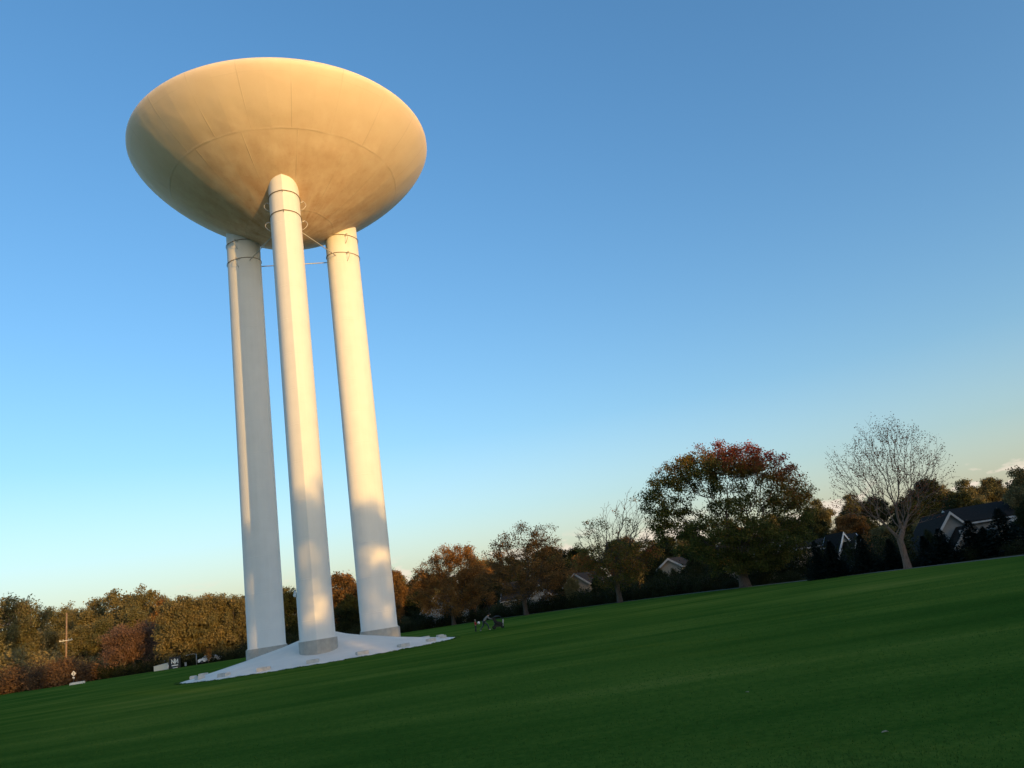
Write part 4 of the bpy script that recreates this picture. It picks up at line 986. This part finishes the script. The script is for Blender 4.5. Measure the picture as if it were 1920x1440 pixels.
def people():
    cl = lambda n, c: plain(n, c, .85, var=.08, scale=8)
    # adult leaning forward behind the stroller, mid-stride
    pA = foot(921, 1181); sA = .98
    J = dict(pelvis=(0, 0, .88), waist=(.10, 0, 1.02), chest=(.30, 0, 1.20), neck0=(.42, 0, 1.29), neck=(.47, 0, 1.33), jaw=(.55, 0, 1.36), head=(.58, 0, 1.41), crown=(.60, 0, 1.48),
             shL=(.36, .17, 1.24), elL=(.55, .2, 1.02), wrL=(.78, .17, .97), shR=(.36, -.17, 1.24), elR=(.55, -.2, 1.02), wrR=(.78, -.17, .97),
             hipL=(-.02, .10, .82), knL=(-.14, .11, .46), anL=(-.48, .11, .14), toL=(-.38, .11, .04), hipR=(.02, -.10, .82), knR=(.32, -.11, .48), anR=(.36, -.11, .08), toR=(.54, -.11, .05))
    person('adult in grey top and dark trousers leaning over a stroller', (pA.x - .55, pA.y, 0), .12, J, sA, cl('grey_top', (.17, .185, .185)), cl('dark_trousers', (.035, .05, .055)), cl('white_shoe', (.35, .35, .34)), cl('dark_hair', (.02, .016, .012)))
    st = thing('stroller', 'black stroller with large hood pushed by the adult', 'stroller', (pA.x + .16, pA.y + .1, 0), .12); st.scale = (1.15, 1.15, 1.1)
    blk = cl('black_fabric', (.010, .012, .012)); fr = cl('silver_frame', (.40, .42, .42))
    m = MB(); v = []
    for i in range(9):
        a = math.pi * (.08 + .62 * i / 8)
        for j in range(7):
            b = (j / 6 - .5) * 2; v.append((.42 + .46 * math.cos(a), .29 * b * (1 - .1 * (1 - abs(b))), .62 + .46 * math.sin(a) * (1 - .18 * b * b)))
    m.add(v, [(i * 7 + j, i * 7 + j + 1, (i + 1) * 7 + j + 1, (i + 1) * 7 + j) for i in range(8) for j in range(6)], True); hd = m.build('hood', blk, st)
    sm = hd.modifiers.new('thick', 'SOLIDIFY'); sm.thickness = .02
    m = MB(); m.add([(x, y, z) for y in (-.25, .25) for x, z in ((.05, .95), (.2, .42), (.62, .34), (.9, .25), (.93, .36), (.66, .55), (.42, .60), (.2, .98))], [tuple(range(8))[::-1], tuple(range(8, 16))] + [(i, (i + 1) % 8, 8 + (i + 1) % 8, 8 + i) for i in range(8)]); m.build('seat', blk, st)
    m = MB(); m.add([(x, y, z) for y in (-.24, .24) for x, z in ((.12, .36), (.22, .16), (.70, .14), (.84, .34), (.6, .5), (.3, .5))], [tuple(range(6))[::-1], tuple(range(6, 12))] + [(i, (i + 1) % 6, 6 + (i + 1) % 6, 6 + i) for i in range(6)]); m.build('basket', blk, st)
    m = MB()
    for y in (-.26, .26):
        m.tube([(-.08, y, .98), (.02, y, .96), (.30, y, .60), (.78, y, .14)], .02, 6); m.tube([(.42, y, .62), (.12, y, .16)], .02, 6)
    m.build('frame', blk, st)
    m = MB()
    for y in (-.3, .3): m.tube([(.92, y, .72), (.84, y, .16)], .028, 6)
    m.build('front_strut', fr, st)
    m = MB(); m.tube([(-.08, -.26, .98), (-.10, 0, .99), (-.08, .26, .98)], .024, 8); m.build('handle', blk, st)
    for x, r in ((.12, .15), (.80, .12)):
        for y in (-.27, .27):
            w = MB(); w.lathe([(r * .3, -.02), (r * .96, -.022), (r, 0), (r * .96, .022), (r * .3, .02)], 16); o = w.build('wheel', blk, st); o.location = (x, y, r); o.rotation_euler = (math.pi / 2, 0, 0)
    # child in red
    pC = foot(893, 1184.5); s = .64
    J = dict(pelvis=(0, 0, .86), waist=(.01, 0, 1.03), chest=(.02, 0, 1.25), neck0=(.02, 0, 1.40), neck=(.03, 0, 1.46), jaw=(.06, 0, 1.51), head=(.05, 0, 1.59), crown=(.04, 0, 1.68),
             shL=(.02, .18, 1.34), elL=(.08, .24, 1.08), wrL=(.28, .16, 1.10), shR=(.02, -.18, 1.34), elR=(.10, -.24, 1.08), wrR=(.30, -.14, 1.10),
             hipL=(0, .10, .80), knL=(.06, .11, .46), anL=(-.05, .11, .09), toL=(.10, .11, .05), hipR=(0, -.10, .80), knR=(-.02, -.11, .46), anR=(-.14, -.11, .12), toR=(-.02, -.11, .05))
    for k in ('jaw', 'head', 'crown'): J[k] = (J[k][0], J[k][1], J[k][2] + .03)
    person('small child in red coat carrying a white ball', (pC.x, pC.y, 0), .1, J, s, cl('red_top', (.34, .016, .022)), cl('child_trousers', (.03, .032, .03)), cl('dark_shoe', (.04, .03, .03)), cl('fair_hair', (.30, .22, .16)), True)
    m = MB(); m.ball((0, 0, 0), .13, 16); o = m.build('ball', cl('white_ball', (.8, .8, .78))); o.location = (pC.x + .33, pC.y + .03, .76); tag(o, 'white ball held by the child in red', 'ball')
people()

LEAF = plain('dry_leaf', (.34, .27, .16), .8, var=.2)
lsrc = None
for i, (px, py) in enumerate([(1660, 1377), (1402, 1300)]):
    p = foot(px, py)
    if lsrc is None:
        m = MB(); m.add([(-.06, 0, .03), (-.02, -.045, .05), (.05, -.03, .045), (.075, 0, .03), (.04, .04, .055), (-.03, .04, .045), (0, 0, .035)], [(0, 1, 6), (1, 2, 6), (2, 3, 6), (3, 4, 6), (4, 5, 6), (5, 0, 6)])
        o = lsrc = m.build('fallen_leaf', LEAF); sm_ = o.modifiers.new('thick', 'SOLIDIFY'); sm_.thickness = .004
    else: o = lsrc.copy(); col.objects.link(o)
    o.location = (p.x, p.y, .004); o.rotation_euler = (0, 0, i * 2.4); sc_ = .6 - .1 * i; o.scale = (sc_, sc_, sc_)
    tag(o, ('pale fallen leaf low in the right corner of the lawn', 'smaller pale fallen leaf farther up the lawn below the maple')[i], 'leaf', 'fallen leaves on the lawn')
